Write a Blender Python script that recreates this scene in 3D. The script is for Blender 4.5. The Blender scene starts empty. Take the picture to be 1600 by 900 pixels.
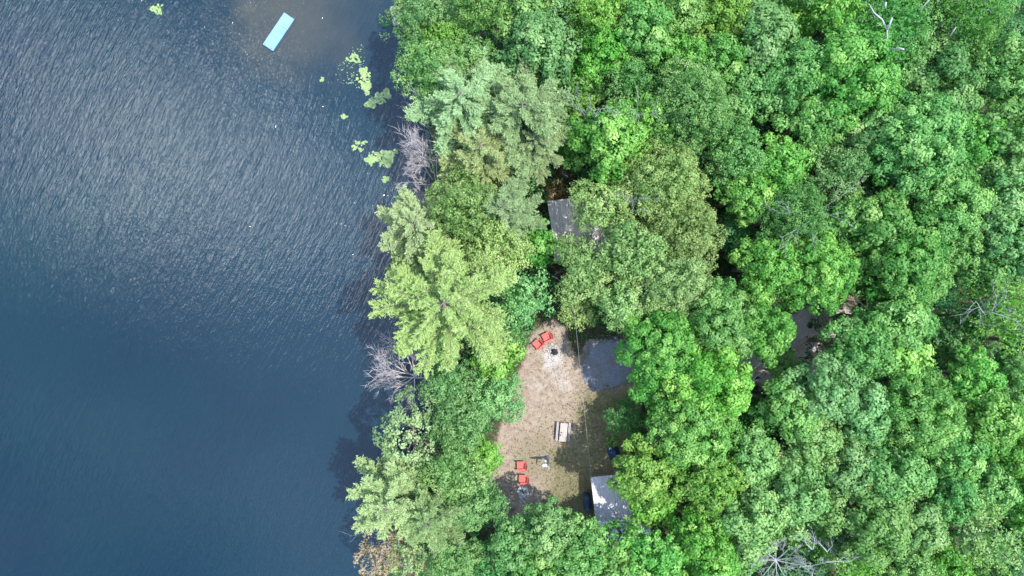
import bpy, math, random
import numpy as np
from mathutils import Vector, Matrix

sc = bpy.context.scene
COL = sc.collection
CAM_H = 66.0
PPM = 16.0            # photo pixels per metre on the ground

# ------------------------------------------------------------------ camera
cd = bpy.data.cameras.new('camera')
cam = bpy.data.objects.new('camera', cd)
COL.objects.link(cam)
cam.location = (0, 0, CAM_H)
cam.rotation_euler = (0, 0, 0)
cd.sensor_width = 36
cd.lens = 18 * CAM_H / 50.0
cd.clip_start = 1.0
cd.clip_end = 3000
sc.camera = cam

# ------------------------------------------------------------------ sky, sun, exposure
SUN_EL, SUN_AZ = math.radians(66), math.radians(88)     # azimuth clockwise from +Y: sun stands to the right
w = bpy.data.worlds.new('World')
sc.world = w
w.use_nodes = True
wn, wl = w.node_tree.nodes, w.node_tree.links
wn.clear()
wout = wn.new('ShaderNodeOutputWorld')
bg = wn.new('ShaderNodeBackground')
bg.inputs['Strength'].default_value = 0.15
sky = wn.new('ShaderNodeTexSky')
sky.sky_type = 'NISHITA'
sky.sun_disc = False
sky.sun_elevation = SUN_EL
sky.sun_rotation = SUN_AZ
sky.air_density = 1.2
sky.dust_density = 0.5
# fair-weather clouds over the whole sky, seen only as reflections in the lake
tc = wn.new('ShaderNodeTexCoord')
cn = wn.new('ShaderNodeTexNoise')
cn.inputs['Scale'].default_value = 3.4
cn.inputs['Detail'].default_value = 5
cn.inputs['Roughness'].default_value = 0.55
mp = wn.new('ShaderNodeMapping')
mp.inputs['Location'].default_value = (5.1, 3.3, 1.9)
mp.inputs['Scale'].default_value = (1, 1, 1.5)
wl.new(tc.outputs['Generated'], mp.inputs['Vector'])
wl.new(mp.outputs['Vector'], cn.inputs['Vector'])
# one big soft cumulus high in the west
dv = wn.new('ShaderNodeVectorMath'); dv.operation = 'DISTANCE'
dv.inputs[1].default_value = Vector((-0.42, 0.15, 0.89)).normalized()
wl.new(tc.outputs['Generated'], dv.inputs[0])
mr = wn.new('ShaderNodeMapRange')
mr.inputs['From Min'].default_value = 0.02
mr.inputs['From Max'].default_value = 0.25
mr.inputs['To Min'].default_value = 0.46
mr.inputs['To Max'].default_value = 0.0
wl.new(dv.outputs['Value'], mr.inputs['Value'])
ad = wn.new('ShaderNodeMath'); ad.operation = 'ADD'
nm = wn.new('ShaderNodeMath'); nm.operation = 'MULTIPLY_ADD'
nm.inputs[1].default_value = 0.8; nm.inputs[2].default_value = 0.08
wl.new(cn.outputs['Fac'], nm.inputs[0])
wl.new(nm.outputs[0], ad.inputs[0]); wl.new(mr.outputs[0], ad.inputs[1])
cr = wn.new('ShaderNodeMapRange'); cr.interpolation_type = 'SMOOTHSTEP'
cr.inputs['From Min'].default_value = 0.60
cr.inputs['From Max'].default_value = 0.82
wl.new(ad.outputs[0], cr.inputs['Value'])
mx = wn.new('ShaderNodeMix'); mx.data_type = 'RGBA'
mx.inputs['B'].default_value = (24, 26, 27, 1)
ci = wn.new('ShaderNodeTexNoise')          # thin mottled cirrus over the whole sky, added for contrast in the ripple reflections
ci.inputs['Scale'].default_value = 9.0; ci.inputs['Detail'].default_value = 3
wl.new(mp.outputs['Vector'], ci.inputs['Vector'])
cm = wn.new('ShaderNodeMapRange')
cm.inputs['From Min'].default_value = 0.48; cm.inputs['From Max'].default_value = 0.72
cm.inputs['To Max'].default_value = 0.16
wl.new(ci.outputs['Fac'], cm.inputs['Value'])
mxx = wn.new('ShaderNodeMath'); mxx.operation = 'MAXIMUM'
wl.new(cr.outputs[0], mxx.inputs[0]); wl.new(cm.outputs[0], mxx.inputs[1])
wl.new(mxx.outputs[0], mx.inputs['Factor'])
wl.new(sky.outputs['Color'], mx.inputs['A'])
wl.new(mx.outputs['Result'], bg.inputs['Color'])
wl.new(bg.outputs[0], wout.inputs['Surface'])

sd = bpy.data.lights.new('sun', 'SUN')
sd.energy = 2.9
sd.angle = math.radians(0.5)
sd.color = (1.0, 0.955, 0.89)
sun = bpy.data.objects.new('sun', sd)
COL.objects.link(sun)
D = Vector((math.cos(SUN_EL) * math.sin(SUN_AZ), math.cos(SUN_EL) * math.cos(SUN_AZ), math.sin(SUN_EL)))
sun.rotation_euler = D.to_track_quat('Z', 'Y').to_euler()
sun.location = D * 100

sc.view_settings.view_transform = 'Standard'
sc.view_settings.look = 'None'
sc.view_settings.exposure = 1.42
sc.view_settings.gamma = 1
sc.view_settings.use_curve_mapping = False
sc.cycles.max_bounces = 8
sc.cycles.diffuse_bounces = 5
sc.cycles.transmission_bounces = 3
sc.cycles.caustics_reflective = False
sc.cycles.caustics_refractive = False

# ------------------------------------------------------------------ helpers
def P(px, py, z=0.0):
    """where a thing of height z stands that the photograph shows at (px, py)"""
    s = (CAM_H - z) / CAM_H / PPM
    return Vector(((px - 800) * s, (450 - py) * s, z))

def tag(o, label=None, cat=None, group=None, kind=None):
    if label: o['label'] = label
    if cat: o['category'] = cat
    if group: o['group'] = group
    if kind: o['kind'] = kind
    return o

def empty(name, loc=(0, 0, 0), rz=0.0, label=None, cat=None, group=None):
    o = bpy.data.objects.new(name, None)
    COL.objects.link(o)
    o.location = loc
    o.rotation_euler = (0, 0, rz)
    o.empty_display_size = 0.3
    return tag(o, label, cat, group)

def link(name, me, parent=None, loc=None):
    o = bpy.data.objects.new(name, me)
    COL.objects.link(o)
    if parent: o.parent = parent
    if loc is not None: o.location = loc
    return o

class MB:
    """collects shapes for ONE mesh"""
    def __init__(s):
        s.v, s.f = [], []
    def add(s, vs, fs):
        b = len(s.v)
        s.v += [tuple(x) for x in vs]
        s.f += [tuple(i + b for i in f) for f in fs]
        return s
    def box(s, c, size, rot=None, taper=1.0, bev=0.0):
        hx, hy, hz = size[0] / 2, size[1] / 2, size[2] / 2
        M = rot.to_matrix() if rot is not None and hasattr(rot, 'to_matrix') else (rot or Matrix.Identity(3))
        c = Vector(c)
        if bev <= 0:
            vs = []
            for z, t in ((-hz, 1), (hz, taper)):
                for x, y in ((-hx, -hy), (hx, -hy), (hx, hy), (-hx, hy)):
                    vs.append(c + M @ Vector((x * t, y * t, z)))
            return s.add(vs, [(3, 2, 1, 0), (4, 5, 6, 7), (0, 1, 5, 4), (1, 2, 6, 5), (2, 3, 7, 6), (3, 0, 4, 7)])
        rings = [(-hz, bev), (-hz + bev, 0), (hz - bev, 0), (hz, bev)]
        vs = []
        for z, i in rings:
            for x, y in ((-hx + i, -hy + i), (hx - i, -hy + i), (hx - i, hy - i), (-hx + i, hy - i)):
                vs.append(c + M @ Vector((x, y, z)))
        fs = [(3, 2, 1, 0), (12, 13, 14, 15)]
        for r in range(3):
            for k in range(4):
                a, b = r * 4 + k, r * 4 + (k + 1) % 4
                fs.append((a, b, b + 4, a + 4))
        return s.add(vs, fs)
    def tube(s, pts, rad, n=6, cap=True):
        pts = [Vector(p) for p in pts]
        if not hasattr(rad, '__len__'): rad = [rad] * len(pts)
        vs = []
        prev = None
        for i, p in enumerate(pts):
            t = (pts[min(i + 1, len(pts) - 1)] - pts[max(i - 1, 0)])
            if t.length < 1e-6: t = Vector((0, 0, 1))
            t.normalize()
            a = prev if prev is not None else (Vector((1, 0, 0)) if abs(t.x) < .8 else Vector((0, 1, 0)))
            u = (a - t * a.dot(t))
            if u.length < 1e-4: u = t.orthogonal()
            u.normalize()
            prev = u
            q = t.cross(u)
            for k in range(n):
                an = 2 * math.pi * k / n
                vs.append(p + (u * math.cos(an) + q * math.sin(an)) * rad[i])
        fs = []
        for i in range(len(pts) - 1):
            for k in range(n):
                a, b = i * n + k, i * n + (k + 1) % n
                fs.append((a, b, b + n, a + n))
        if cap:
            fs.append(tuple(range(n - 1, -1, -1)))
            fs.append(tuple((len(pts) - 1) * n + k for k in range(n)))
        return s.add(vs, fs)
    def mesh(s, name, mat, smooth=False):
        me = bpy.data.meshes.new(name)
        me.from_pydata(s.v, [], s.f)
        if mat: me.materials.append(mat)
        if smooth: me.polygons.foreach_set('use_smooth', [True] * len(me.polygons))
        me.update()
        return me
    def build(s, name, mat, parent=None, smooth=False, loc=None):
        return link(name, s.mesh(name, mat, smooth), parent, loc)

# ------------------------------------------------------------------ materials
def mat(name):
    m = bpy.data.materials.new(name)
    m.use_nodes = True
    nt = m.node_tree
    b = nt.nodes['Principled BSDF']
    return m, nt, b

def N(nt, typ, **kw):
    n = nt.nodes.new(typ)
    for k, v in kw.items():
        if k in n.inputs: n.inputs[k].default_value = v
        else: setattr(n, k, v)
    return n

def ramp(nt, fac, stops):
    r = nt.nodes.new('ShaderNodeValToRGB')
    e = r.color_ramp.elements
    while len(e) < len(stops): e.new(0.5)
    for i, (p, c) in enumerate(stops):
        e[i].position = p
        e[i].color = (*c, 1) if len(c) == 3 else c
    nt.links.new(fac, r.inputs['Fac'])
    return r.outputs['Color']

def mixc(nt, f, a, b, blend='MIX'):
    m = nt.nodes.new('ShaderNodeMix'); m.data_type = 'RGBA'; m.blend_type = blend
    for s, key in ((f, 'Factor'), (a, 'A'), (b, 'B')):
        if hasattr(s, 'links') or hasattr(s, 'is_linked'): nt.links.new(s, m.inputs[key])
        elif key == 'Factor': m.inputs[key].default_value = s
        else: m.inputs[key].default_value = (*s, 1)
    return m.outputs['Result']

def noise(nt, scale, detail=4, rough=0.55, vec=None, dist=0.0):
    n = nt.nodes.new('ShaderNodeTexNoise')
    n.inputs['Scale'].default_value = scale
    n.inputs['Detail'].default_value = detail
    n.inputs['Roughness'].default_value = rough
    n.inputs['Distortion'].default_value = dist
    if vec is None:
        g = nt.nodes.new('ShaderNodeNewGeometry')
        vec = g.outputs['Position']
    nt.links.new(vec, n.inputs['Vector'])
    return n.outputs['Fac']

def maprange(nt, v, a, b, c=0.0, d=1.0, smooth=False):
    m = nt.nodes.new('ShaderNodeMapRange')
    if smooth: m.interpolation_type = 'SMOOTHSTEP'
    for k, x in (('From Min', a), ('From Max', b), ('To Min', c), ('To Max', d)):
        m.inputs[k].default_value = x
    nt.links.new(v, m.inputs['Value'])
    return m.outputs[0]

def math_(nt, op, a, b=None):
    m = nt.nodes.new('ShaderNodeMath'); m.operation = op
    for i, s in enumerate((a, b)):
        if s is None: continue
        if hasattr(s, 'is_linked'): nt.links.new(s, m.inputs[i])
        else: m.inputs[i].default_value = s
    return m.outputs[0]

def bump(nt, b, h, strength, dist):
    n = nt.nodes.new('ShaderNodeBump')
    n.inputs['Strength'].default_value = strength
    n.inputs['Distance'].default_value = dist
    nt.links.new(h, n.inputs['Height'])
    nt.links.new(n.outputs['Normal'], b.inputs['Normal'])

def simple(name, col, rough=0.6, var=0.15, scale=6.0, spec=0.3, bmp=0.0, metallic=0.0):
    m, nt, b = mat(name)
    f = noise(nt, scale, 5)
    c = mixc(nt, f, tuple(max(0, x * (1 - var * 1.6)) for x in col), tuple(x * (1 + var * 1.6) for x in col))
    nt.links.new(c, b.inputs['Base Color'])
    b.inputs['Roughness'].default_value = rough
    b.inputs['Metallic'].default_value = metallic
    b.inputs['Specular IOR Level'].default_value = spec
    if bmp: bump(nt, b, noise(nt, scale * 4, 4), bmp, 0.02)
    return m

def leaf_material(name, gloss=0.35, trans=0.38):
    m, nt, b = mat(name)
    oi = nt.nodes.new('ShaderNodeObjectInfo')
    at = nt.nodes.new('ShaderNodeAttribute'); at.attribute_name = 'tint'
    hs = nt.nodes.new('ShaderNodeHueSaturation')
    # tint: per-leaf and per-spray variation of the leaf colour itself
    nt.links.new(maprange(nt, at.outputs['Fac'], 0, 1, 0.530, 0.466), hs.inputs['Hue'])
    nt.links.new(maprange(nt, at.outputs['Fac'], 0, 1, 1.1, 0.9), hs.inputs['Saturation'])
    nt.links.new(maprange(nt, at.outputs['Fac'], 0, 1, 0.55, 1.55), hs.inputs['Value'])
    nt.links.new(oi.outputs['Color'], hs.inputs['Color'])
    nt.links.new(hs.outputs['Color'], b.inputs['Base Color'])
    b.inputs['Roughness'].default_value = 0.5
    b.inputs['Specular IOR Level'].default_value = gloss
    tr = nt.nodes.new('ShaderNodeBsdfTranslucent')
    tcx = mixc(nt, 1.0, hs.outputs['Color'], (1.25, 1.35, 0.6), 'MULTIPLY')
    nt.links.new(tcx, tr.inputs['Color'])
    ms = nt.nodes.new('ShaderNodeMixShader'); ms.inputs[0].default_value = trans
    nt.links.new(b.outputs[0], ms.inputs[1]); nt.links.new(tr.outputs[0], ms.inputs[2])
    nt.links.new(ms.outputs[0], nt.nodes['Material Output'].inputs['Surface'])
    return m

M_leaf = leaf_material('leaf')
M_needle = leaf_material('needle', 0.25, 0.34)
M_bark = simple('bark', (0.16, 0.13, 0.11), 0.9, 0.3, 5, 0.1, 0.6)
M_birch = simple('pale_bark', (0.34, 0.34, 0.36), 0.85, 0.25, 7, 0.15, 0.3)
M_dead = simple('dead_wood', (0.38, 0.355, 0.37), 0.9, 0.25, 5, 0.1, 0.3)
M_deadblue = simple('bleached_wood', (0.25, 0.265, 0.28), 0.9, 0.2, 5, 0.1, 0.3)
M_red = simple('red_painted_wood', (0.50, 0.085, 0.078), 0.6, 0.22, 5, 0.35)
M_stone = simple('fire_ring_stone', (0.34, 0.335, 0.345), 0.9, 0.4, 7, 0.1, 0.5)
M_char = simple('charred_wood', (0.03, 0.028, 0.027), 0.9, 0.5, 8, 0.2, 0.5)
M_ash = simple('ash', (0.46, 0.45, 0.45), 0.95, 0.18, 9, 0.05, 0.5)
M_wood = simple('picnic_wood', (0.36, 0.31, 0.28), 0.8, 0.16, 6, 0.15, 0.3)
M_woodgrey = simple('bench_wood', (0.29, 0.27, 0.285), 0.8, 0.16, 6, 0.15, 0.3)
M_navy = simple('navy_cover', (0.012, 0.035, 0.075), 0.5, 0.3, 4, 0.4, 0.3)
M_tarp = simple('blue_tarp', (0.014, 0.03, 0.09), 0.45, 0.35, 3, 0.4, 0.6)
M_rock = simple('lake_rock', (0.30, 0.27, 0.27), 0.9, 0.35, 4, 0.1, 0.8)
M_black = simple('black_steel', (0.03, 0.03, 0.032), 0.5, 0.2, 8, 0.4)
M_cable = simple('cable_sheath', (0.24, 0.25, 0.25), 0.4, 0.3, 2.2, 0.5)
M_wall = simple('wall_boards', (0.20, 0.16, 0.13), 0.85, 0.2, 4, 0.1, 0.3)
M_trim = simple('white_trim', (0.40, 0.42, 0.46), 0.6, 0.1, 5, 0.3)
M_glass = simple('window_glass', (0.03, 0.04, 0.05), 0.1, 0.1, 5, 0.5)

def roof_material(name, col, streak):
    m, nt, b = mat(name)
    g = nt.nodes.new('ShaderNodeTexCoord')
    mp = N(nt, 'ShaderNodeMapping'); mp.inputs['Scale'].default_value = (5, 0.8, 0.8)
    nt.links.new(g.outputs['Object'], mp.inputs['Vector'])
    f = noise(nt, 1.0, 5, 0.6, mp.outputs['Vector'])
    base = ramp(nt, f, [(0.25, tuple(x * 0.72 for x in col)), (0.55, col), (0.8, streak)])
    d = noise(nt, 0.8, 5, 0.6)
    c = mixc(nt, maprange(nt, d, 0.52, 0.68, 0, 0.55), base, (0.30, 0.26, 0.23))
    nt.links.new(c, b.inputs['Base Color'])
    b.inputs['Roughness'].default_value = 0.5
    b.inputs['Metallic'].default_value = 0.15
    return m
M_roof_shed = roof_material('shed_roof_metal', (0.40, 0.40, 0.46), (0.46, 0.46, 0.52))
M_roof_cabin = roof_material('cabin_roof_metal', (0.45, 0.41, 0.41), (0.60, 0.56, 0.55))

# raft: pale blue plastic, a little scuffed
def raft_material(name, col, var):
    m, nt, b = mat(name)
    f = noise(nt, 1.1, 6, 0.6)
    g = noise(nt, 9, 4, 0.6)
    c = ramp(nt, f, [(0.3, tuple(x * (1 - var) for x in col)), (0.7, col)])
    c = mixc(nt, maprange(nt, g, 0.60, 0.72, 0, 0.35), c, (0.45, 0.50, 0.52))
    nt.links.new(c, b.inputs['Base Color'])
    b.inputs['Roughness'].default_value = 0.55
    return m
M_raft = raft_material('raft_blue', (0.17, 0.32, 0.58), 0.3)
M_raft_side = raft_material('raft_side_blue', (0.03, 0.15, 0.30), 0.3)
M_pad = None

# ground
def ground_material():
    m, nt, b = mat('ground')
    a = nt.nodes.new('ShaderNodeVertexColor'); a.layer_name = 'mask'
    sep = nt.nodes.new('ShaderNodeSeparateColor')
    nt.links.new(a.outputs['Color'], sep.inputs[0])
    n_big = noise(nt, 0.35, 6, 0.6)
    n_mid = noise(nt, 1.7, 6, 0.65)
    n_fine = noise(nt, 9, 6, 0.7)
    n_grain = noise(nt, 34, 3, 0.7)
    # forest floor: brown leaf litter with moss
    litter = ramp(nt, n_fine, [(0.3, (0.045, 0.030, 0.024)), (0.5, (0.12, 0.078, 0.06)), (0.7, (0.22, 0.145, 0.11))])
    litter = mixc(nt, maprange(nt, n_mid, 0.40, 0.54), litter, (0.025, 0.075, 0.028))
    # trodden dry soil
    dirt = ramp(nt, n_mid, [(0.32, (0.25, 0.205, 0.16)), (0.5, (0.40, 0.33, 0.275)), (0.68, (0.54, 0.46, 0.40))])
    dirt = mixc(nt, maprange(nt, n_grain, 0.35, 0.7, 0, 0.4), dirt, (0.25, 0.20, 0.155))
    # thin lawn
    grass = ramp(nt, n_fine, [(0.3, (0.085, 0.095, 0.045)), (0.5, (0.17, 0.175, 0.085)), (0.72, (0.30, 0.27, 0.15))])
    ash = ramp(nt, n_fine, [(0.3, (0.36, 0.35, 0.35)), (0.6, (0.60, 0.58, 0.58))])
    def soft(ch, jit=0.5, w=0.12):
        s = math_(nt, 'ADD', ch, math_(nt, 'MULTIPLY', math_(nt, 'SUBTRACT', n_mid, 0.5), jit))
        s = math_(nt, 'ADD', s, math_(nt, 'MULTIPLY', math_(nt, 'SUBTRACT', n_fine, 0.5), jit))
        return maprange(nt, s, 0.5 - w, 0.5 + w, smooth=True)
    c = mixc(nt, soft(sep.outputs[0]), litter, dirt)
    c = mixc(nt, soft(sep.outputs[1], 0.9, 0.3), c, grass)
    c = mixc(nt, soft(sep.outputs[2], 0.6, 0.35), c, ash)
    c = mixc(nt, 1.0, c, (0.68, 0.66, 0.64), 'MULTIPLY')
    nt.links.new(c, b.inputs['Base Color'])
    b.inputs['Roughness'].default_value = 0.95
    b.inputs['Specular IOR Level'].default_value = 0.1
    bump(nt, b, math_(nt, 'ADD', n_fine, math_(nt, 'MULTIPLY', n_grain, 0.5)), 0.7, 0.05)
    return m
M_ground = ground_material()

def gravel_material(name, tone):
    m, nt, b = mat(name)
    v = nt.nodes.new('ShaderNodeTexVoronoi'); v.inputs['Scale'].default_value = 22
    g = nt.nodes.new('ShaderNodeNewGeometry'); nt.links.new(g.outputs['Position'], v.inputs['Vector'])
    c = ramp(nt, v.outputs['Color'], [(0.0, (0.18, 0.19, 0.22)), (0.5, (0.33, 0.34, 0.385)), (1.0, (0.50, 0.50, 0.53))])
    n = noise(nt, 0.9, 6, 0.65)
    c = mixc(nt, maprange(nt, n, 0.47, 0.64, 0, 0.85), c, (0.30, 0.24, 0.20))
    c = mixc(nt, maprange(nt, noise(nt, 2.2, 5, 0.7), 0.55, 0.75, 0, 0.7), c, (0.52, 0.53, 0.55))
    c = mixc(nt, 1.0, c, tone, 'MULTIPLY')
    nt.links.new(c, b.inputs['Base Color'])
    b.inputs['Roughness'].default_value = 0.95
    bump(nt, b, v.outputs['Distance'], 0.6, 0.03)
    cv = nt.nodes.new('ShaderNodeAttribute'); cv.attribute_name = 'cover'
    a = math_(nt, 'ADD', cv.outputs['Fac'], math_(nt, 'MULTIPLY', math_(nt, 'SUBTRACT', noise(nt, 1.1, 6, 0.7), 0.5), 0.9))
    a = math_(nt, 'ADD', a, math_(nt, 'MULTIPLY', math_(nt, 'SUBTRACT', noise(nt, 12, 4, 0.7), 0.5), 0.9))
    nt.links.new(maprange(nt, a, 0.36, 0.66), b.inputs['Alpha'])
    return m
M_gravel_shaded = gravel_material('gravel', (0.42, 0.47, 0.55))  # the pad's tree shade and blue cast are put into this tone
M_track_sunlit = gravel_material('sunlit_gravel', (1.0, 0.93, 0.86))  # same gravel, sunlight on the road put into a lighter tone

def water_material():
    m, nt, b = mat('lake_water')
    geo = nt.nodes.new('ShaderNodeNewGeometry')
    pos = geo.outputs['Position']
    def mapped(rot, scale, loc=(0, 0, 0)):
        mp = nt.nodes.new('ShaderNodeMapping')
        mp.vector_type = 'TEXTURE'
        mp.inputs['Rotation'].default_value = (0, 0, math.radians(rot))
        mp.inputs['Scale'].default_value = scale
        mp.inputs['Location'].default_value = loc
        nt.links.new(pos, mp.inputs['Vector'])
        return mp.outputs['Vector']
    # body of the water: deep blue, silty in the shoal near the raft and along the shore
    big = noise(nt, 0.05, 4, 0.5)
    body = ramp(nt, big, [(0.35, (0.001, 0.012, 0.024)), (0.65, (0.001, 0.017, 0.027))])
    d = nt.nodes.new('ShaderNodeVectorMath'); d.operation = 'DISTANCE'
    d.inputs[1].default_value = (-20.5, 27.5, -0.35)
    nt.links.new(pos, d.inputs[0])
    dd = math_(nt, 'ADD', d.outputs['Value'], math_(nt, 'MULTIPLY', noise(nt, 0.35, 5, 0.6), 9))
    shoal = maprange(nt, dd, 6.0, 15.0, 0.75, 0.0, smooth=True)
    body = mixc(nt, shoal, body, (0.085, 0.076, 0.050))
    # silty water toward the wooded shore
    xs = nt.nodes.new('ShaderNodeSeparateXYZ'); nt.links.new(pos, xs.inputs[0])
    sx = math_(nt, 'ADD', xs.outputs[0], math_(nt, 'MULTIPLY', noise(nt, 0.12, 4, 0.5), 16))
    body = mixc(nt, maprange(nt, sx, -34, 2, 0, 0.8, smooth=True), body, (0.006, 0.022, 0.038))
    nt.links.new(body, b.inputs['Base Color'])
    b.inputs['Roughness'].default_value = 0.09
    b.inputs['IOR'].default_value = 1.47
    # ripples: long crests running up to the right, and a finer cross chop
    n1 = noise(nt, 1.0, 3, 0.5, mapped(-25, (0.27, 1.6, 1)), 0.8)
    n2 = noise(nt, 1.0, 3, 0.55, mapped(-14, (0.24, 0.42, 1), (3, 7, 0)), 0.4)
    n3 = noise(nt, 1.0, 2, 0.5, mapped(70, (0.2, 0.3, 1)), 0.5)
    n4 = noise(nt, 1.0, 3, 0.5, mapped(-27, (0.60, 3.6, 1), (9, 2, 0)), 0.5)
    # wind patches: calmer toward the lower left
    calm = math_(nt, 'ADD', math_(nt, 'MULTIPLY', xs.outputs[0], 0.012), math_(nt, 'MULTIPLY', xs.outputs[1], 0.026))
    calm = math_(nt, 'ADD', calm, math_(nt, 'MULTIPLY', noise(nt, 0.07, 4, 0.55), 0.5))
    amp = maprange(nt, calm, -0.75, 0.45, 0.45, 1.0, smooth=True)
    h = math_(nt, 'ADD', math_(nt, 'MULTIPLY', n1, 1.0), math_(nt, 'MULTIPLY', n2, 0.38))
    h = math_(nt, 'ADD', h, math_(nt, 'MULTIPLY', n3, 0.2))
    h = math_(nt, 'ADD', h, math_(nt, 'MULTIPLY', n4, 0.9))
    dl = nt.nodes.new('ShaderNodeVectorMath'); dl.operation = 'DISTANCE'       # weeds damp the ripples
    dl.inputs[1].default_value = (-13.5, 20.0, -0.35)
    nt.links.new(pos, dl.inputs[0])
    h = math_(nt, 'MULTIPLY', h, maprange(nt, dl.outputs['Value'], 4, 16, 0.55, 1.0, smooth=True))
    h = math_(nt, 'MULTIPLY', h, amp)
    bump(nt, b, h, 1.0, 0.056)
    return m
M_water = water_material()

rng = np.random.default_rng(7)
random.seed(7)

# ------------------------------------------------------------------ leaf meshes
def quads_mesh(name, C, Nn, size, aspect, tint, material, T=None, extra=None):
    """one rhombic leaf per centre C, facing Nn; T is an optional long axis"""
    n = len(C)
    Nn = Nn / np.maximum(np.linalg.norm(Nn, axis=1, keepdims=True), 1e-6)
    if T is None:
        T = rng.normal(size=(n, 3))
    T = T - Nn * (T * Nn).sum(1, keepdims=True)
    T /= np.maximum(np.linalg.norm(T, axis=1, keepdims=True), 1e-6)
    B = np.cross(Nn, T)
    L = size[:, None] * 0.5
    Wd = L * aspect
    bend = Nn * (L * 0.18)
    V = np.empty((n, 4, 3), np.float32)
    V[:, 0] = C + T * L - bend
    V[:, 1] = C + B * Wd + T * L * 0.1
    V[:, 2] = C - T * L - bend
    V[:, 3] = C - B * Wd + T * L * 0.1
    me = bpy.data.meshes.new(name)
    me.vertices.add(n * 4)
    me.vertices.foreach_set('co', V.reshape(-1))
    me.loops.add(n * 4)
    me.loops.foreach_set('vertex_index', np.arange(n * 4, dtype=np.int32))
    me.polygons.add(n)
    me.polygons.foreach_set('loop_start', np.arange(0, n * 4, 4, dtype=np.int32))
    try: me.polygons.foreach_set('loop_total', np.full(n, 4, dtype=np.int32))
    except Exception: pass
    at = me.attributes.new('tint', 'FLOAT', 'FACE')
    at.data.foreach_set('value', np.clip(tint, 0, 1).astype(np.float32))
    me.materials.append(material)
    me.update(calc_edges=True)
    return me

def sphere_pts(n, zmin=-1.0):
    z = rng.uniform(zmin, 1, n)
    a = rng.uniform(0, 2 * math.pi, n)
    r = np.sqrt(1 - z * z)
    return np.stack([r * np.cos(a), r * np.sin(a), z], 1)

def puffs_to_leaves(pc, pn, pr, ptint, per, leaf, fluff=0.35):
    """pc puff centres, pn outward directions, pr radii -> arrays of leaves"""
    Cs, Ns, Ts = [], [], []
    for c, nrm, r, t in zip(pc, pn, pr, ptint):
        k = max(6, int(per * (r / 0.45) ** 2))
        d = sphere_pts(k)
        d = d + nrm * 0.55
        d /= np.linalg.norm(d, axis=1, keepdims=True)
        rad = r * rng.uniform(0.55, 1.12, (k, 1))
        rad[: k // 5] *= rng.uniform(1.0, 1.35, (k // 5, 1))
        Cs.append(c + d * rad * np.array([1, 1, 0.8]))
        nn = d * 1.15 + np.array([0, 0, 0.6]) + rng.normal(size=(k, 3)) * fluff
        Ns.append(nn)
        Ts.append(np.clip(t + rng.normal(size=k) * 0.13, 0, 1))
    C = np.concatenate(Cs); Nn = np.concatenate(Ns); T = np.concatenate(Ts)
    size = leaf * rng.uniform(0.7, 1.35, len(C))
    return C, Nn, size, T

def fibonacci(n):
    i = np.arange(n) + 0.5
    ph = np.arccos(1 - 2 * i / n); th = math.pi * (1 + 5 ** 0.5) * i
    return np.stack([np.cos(th) * np.sin(ph), np.sin(th) * np.sin(ph), np.cos(ph)], 1)

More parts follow.
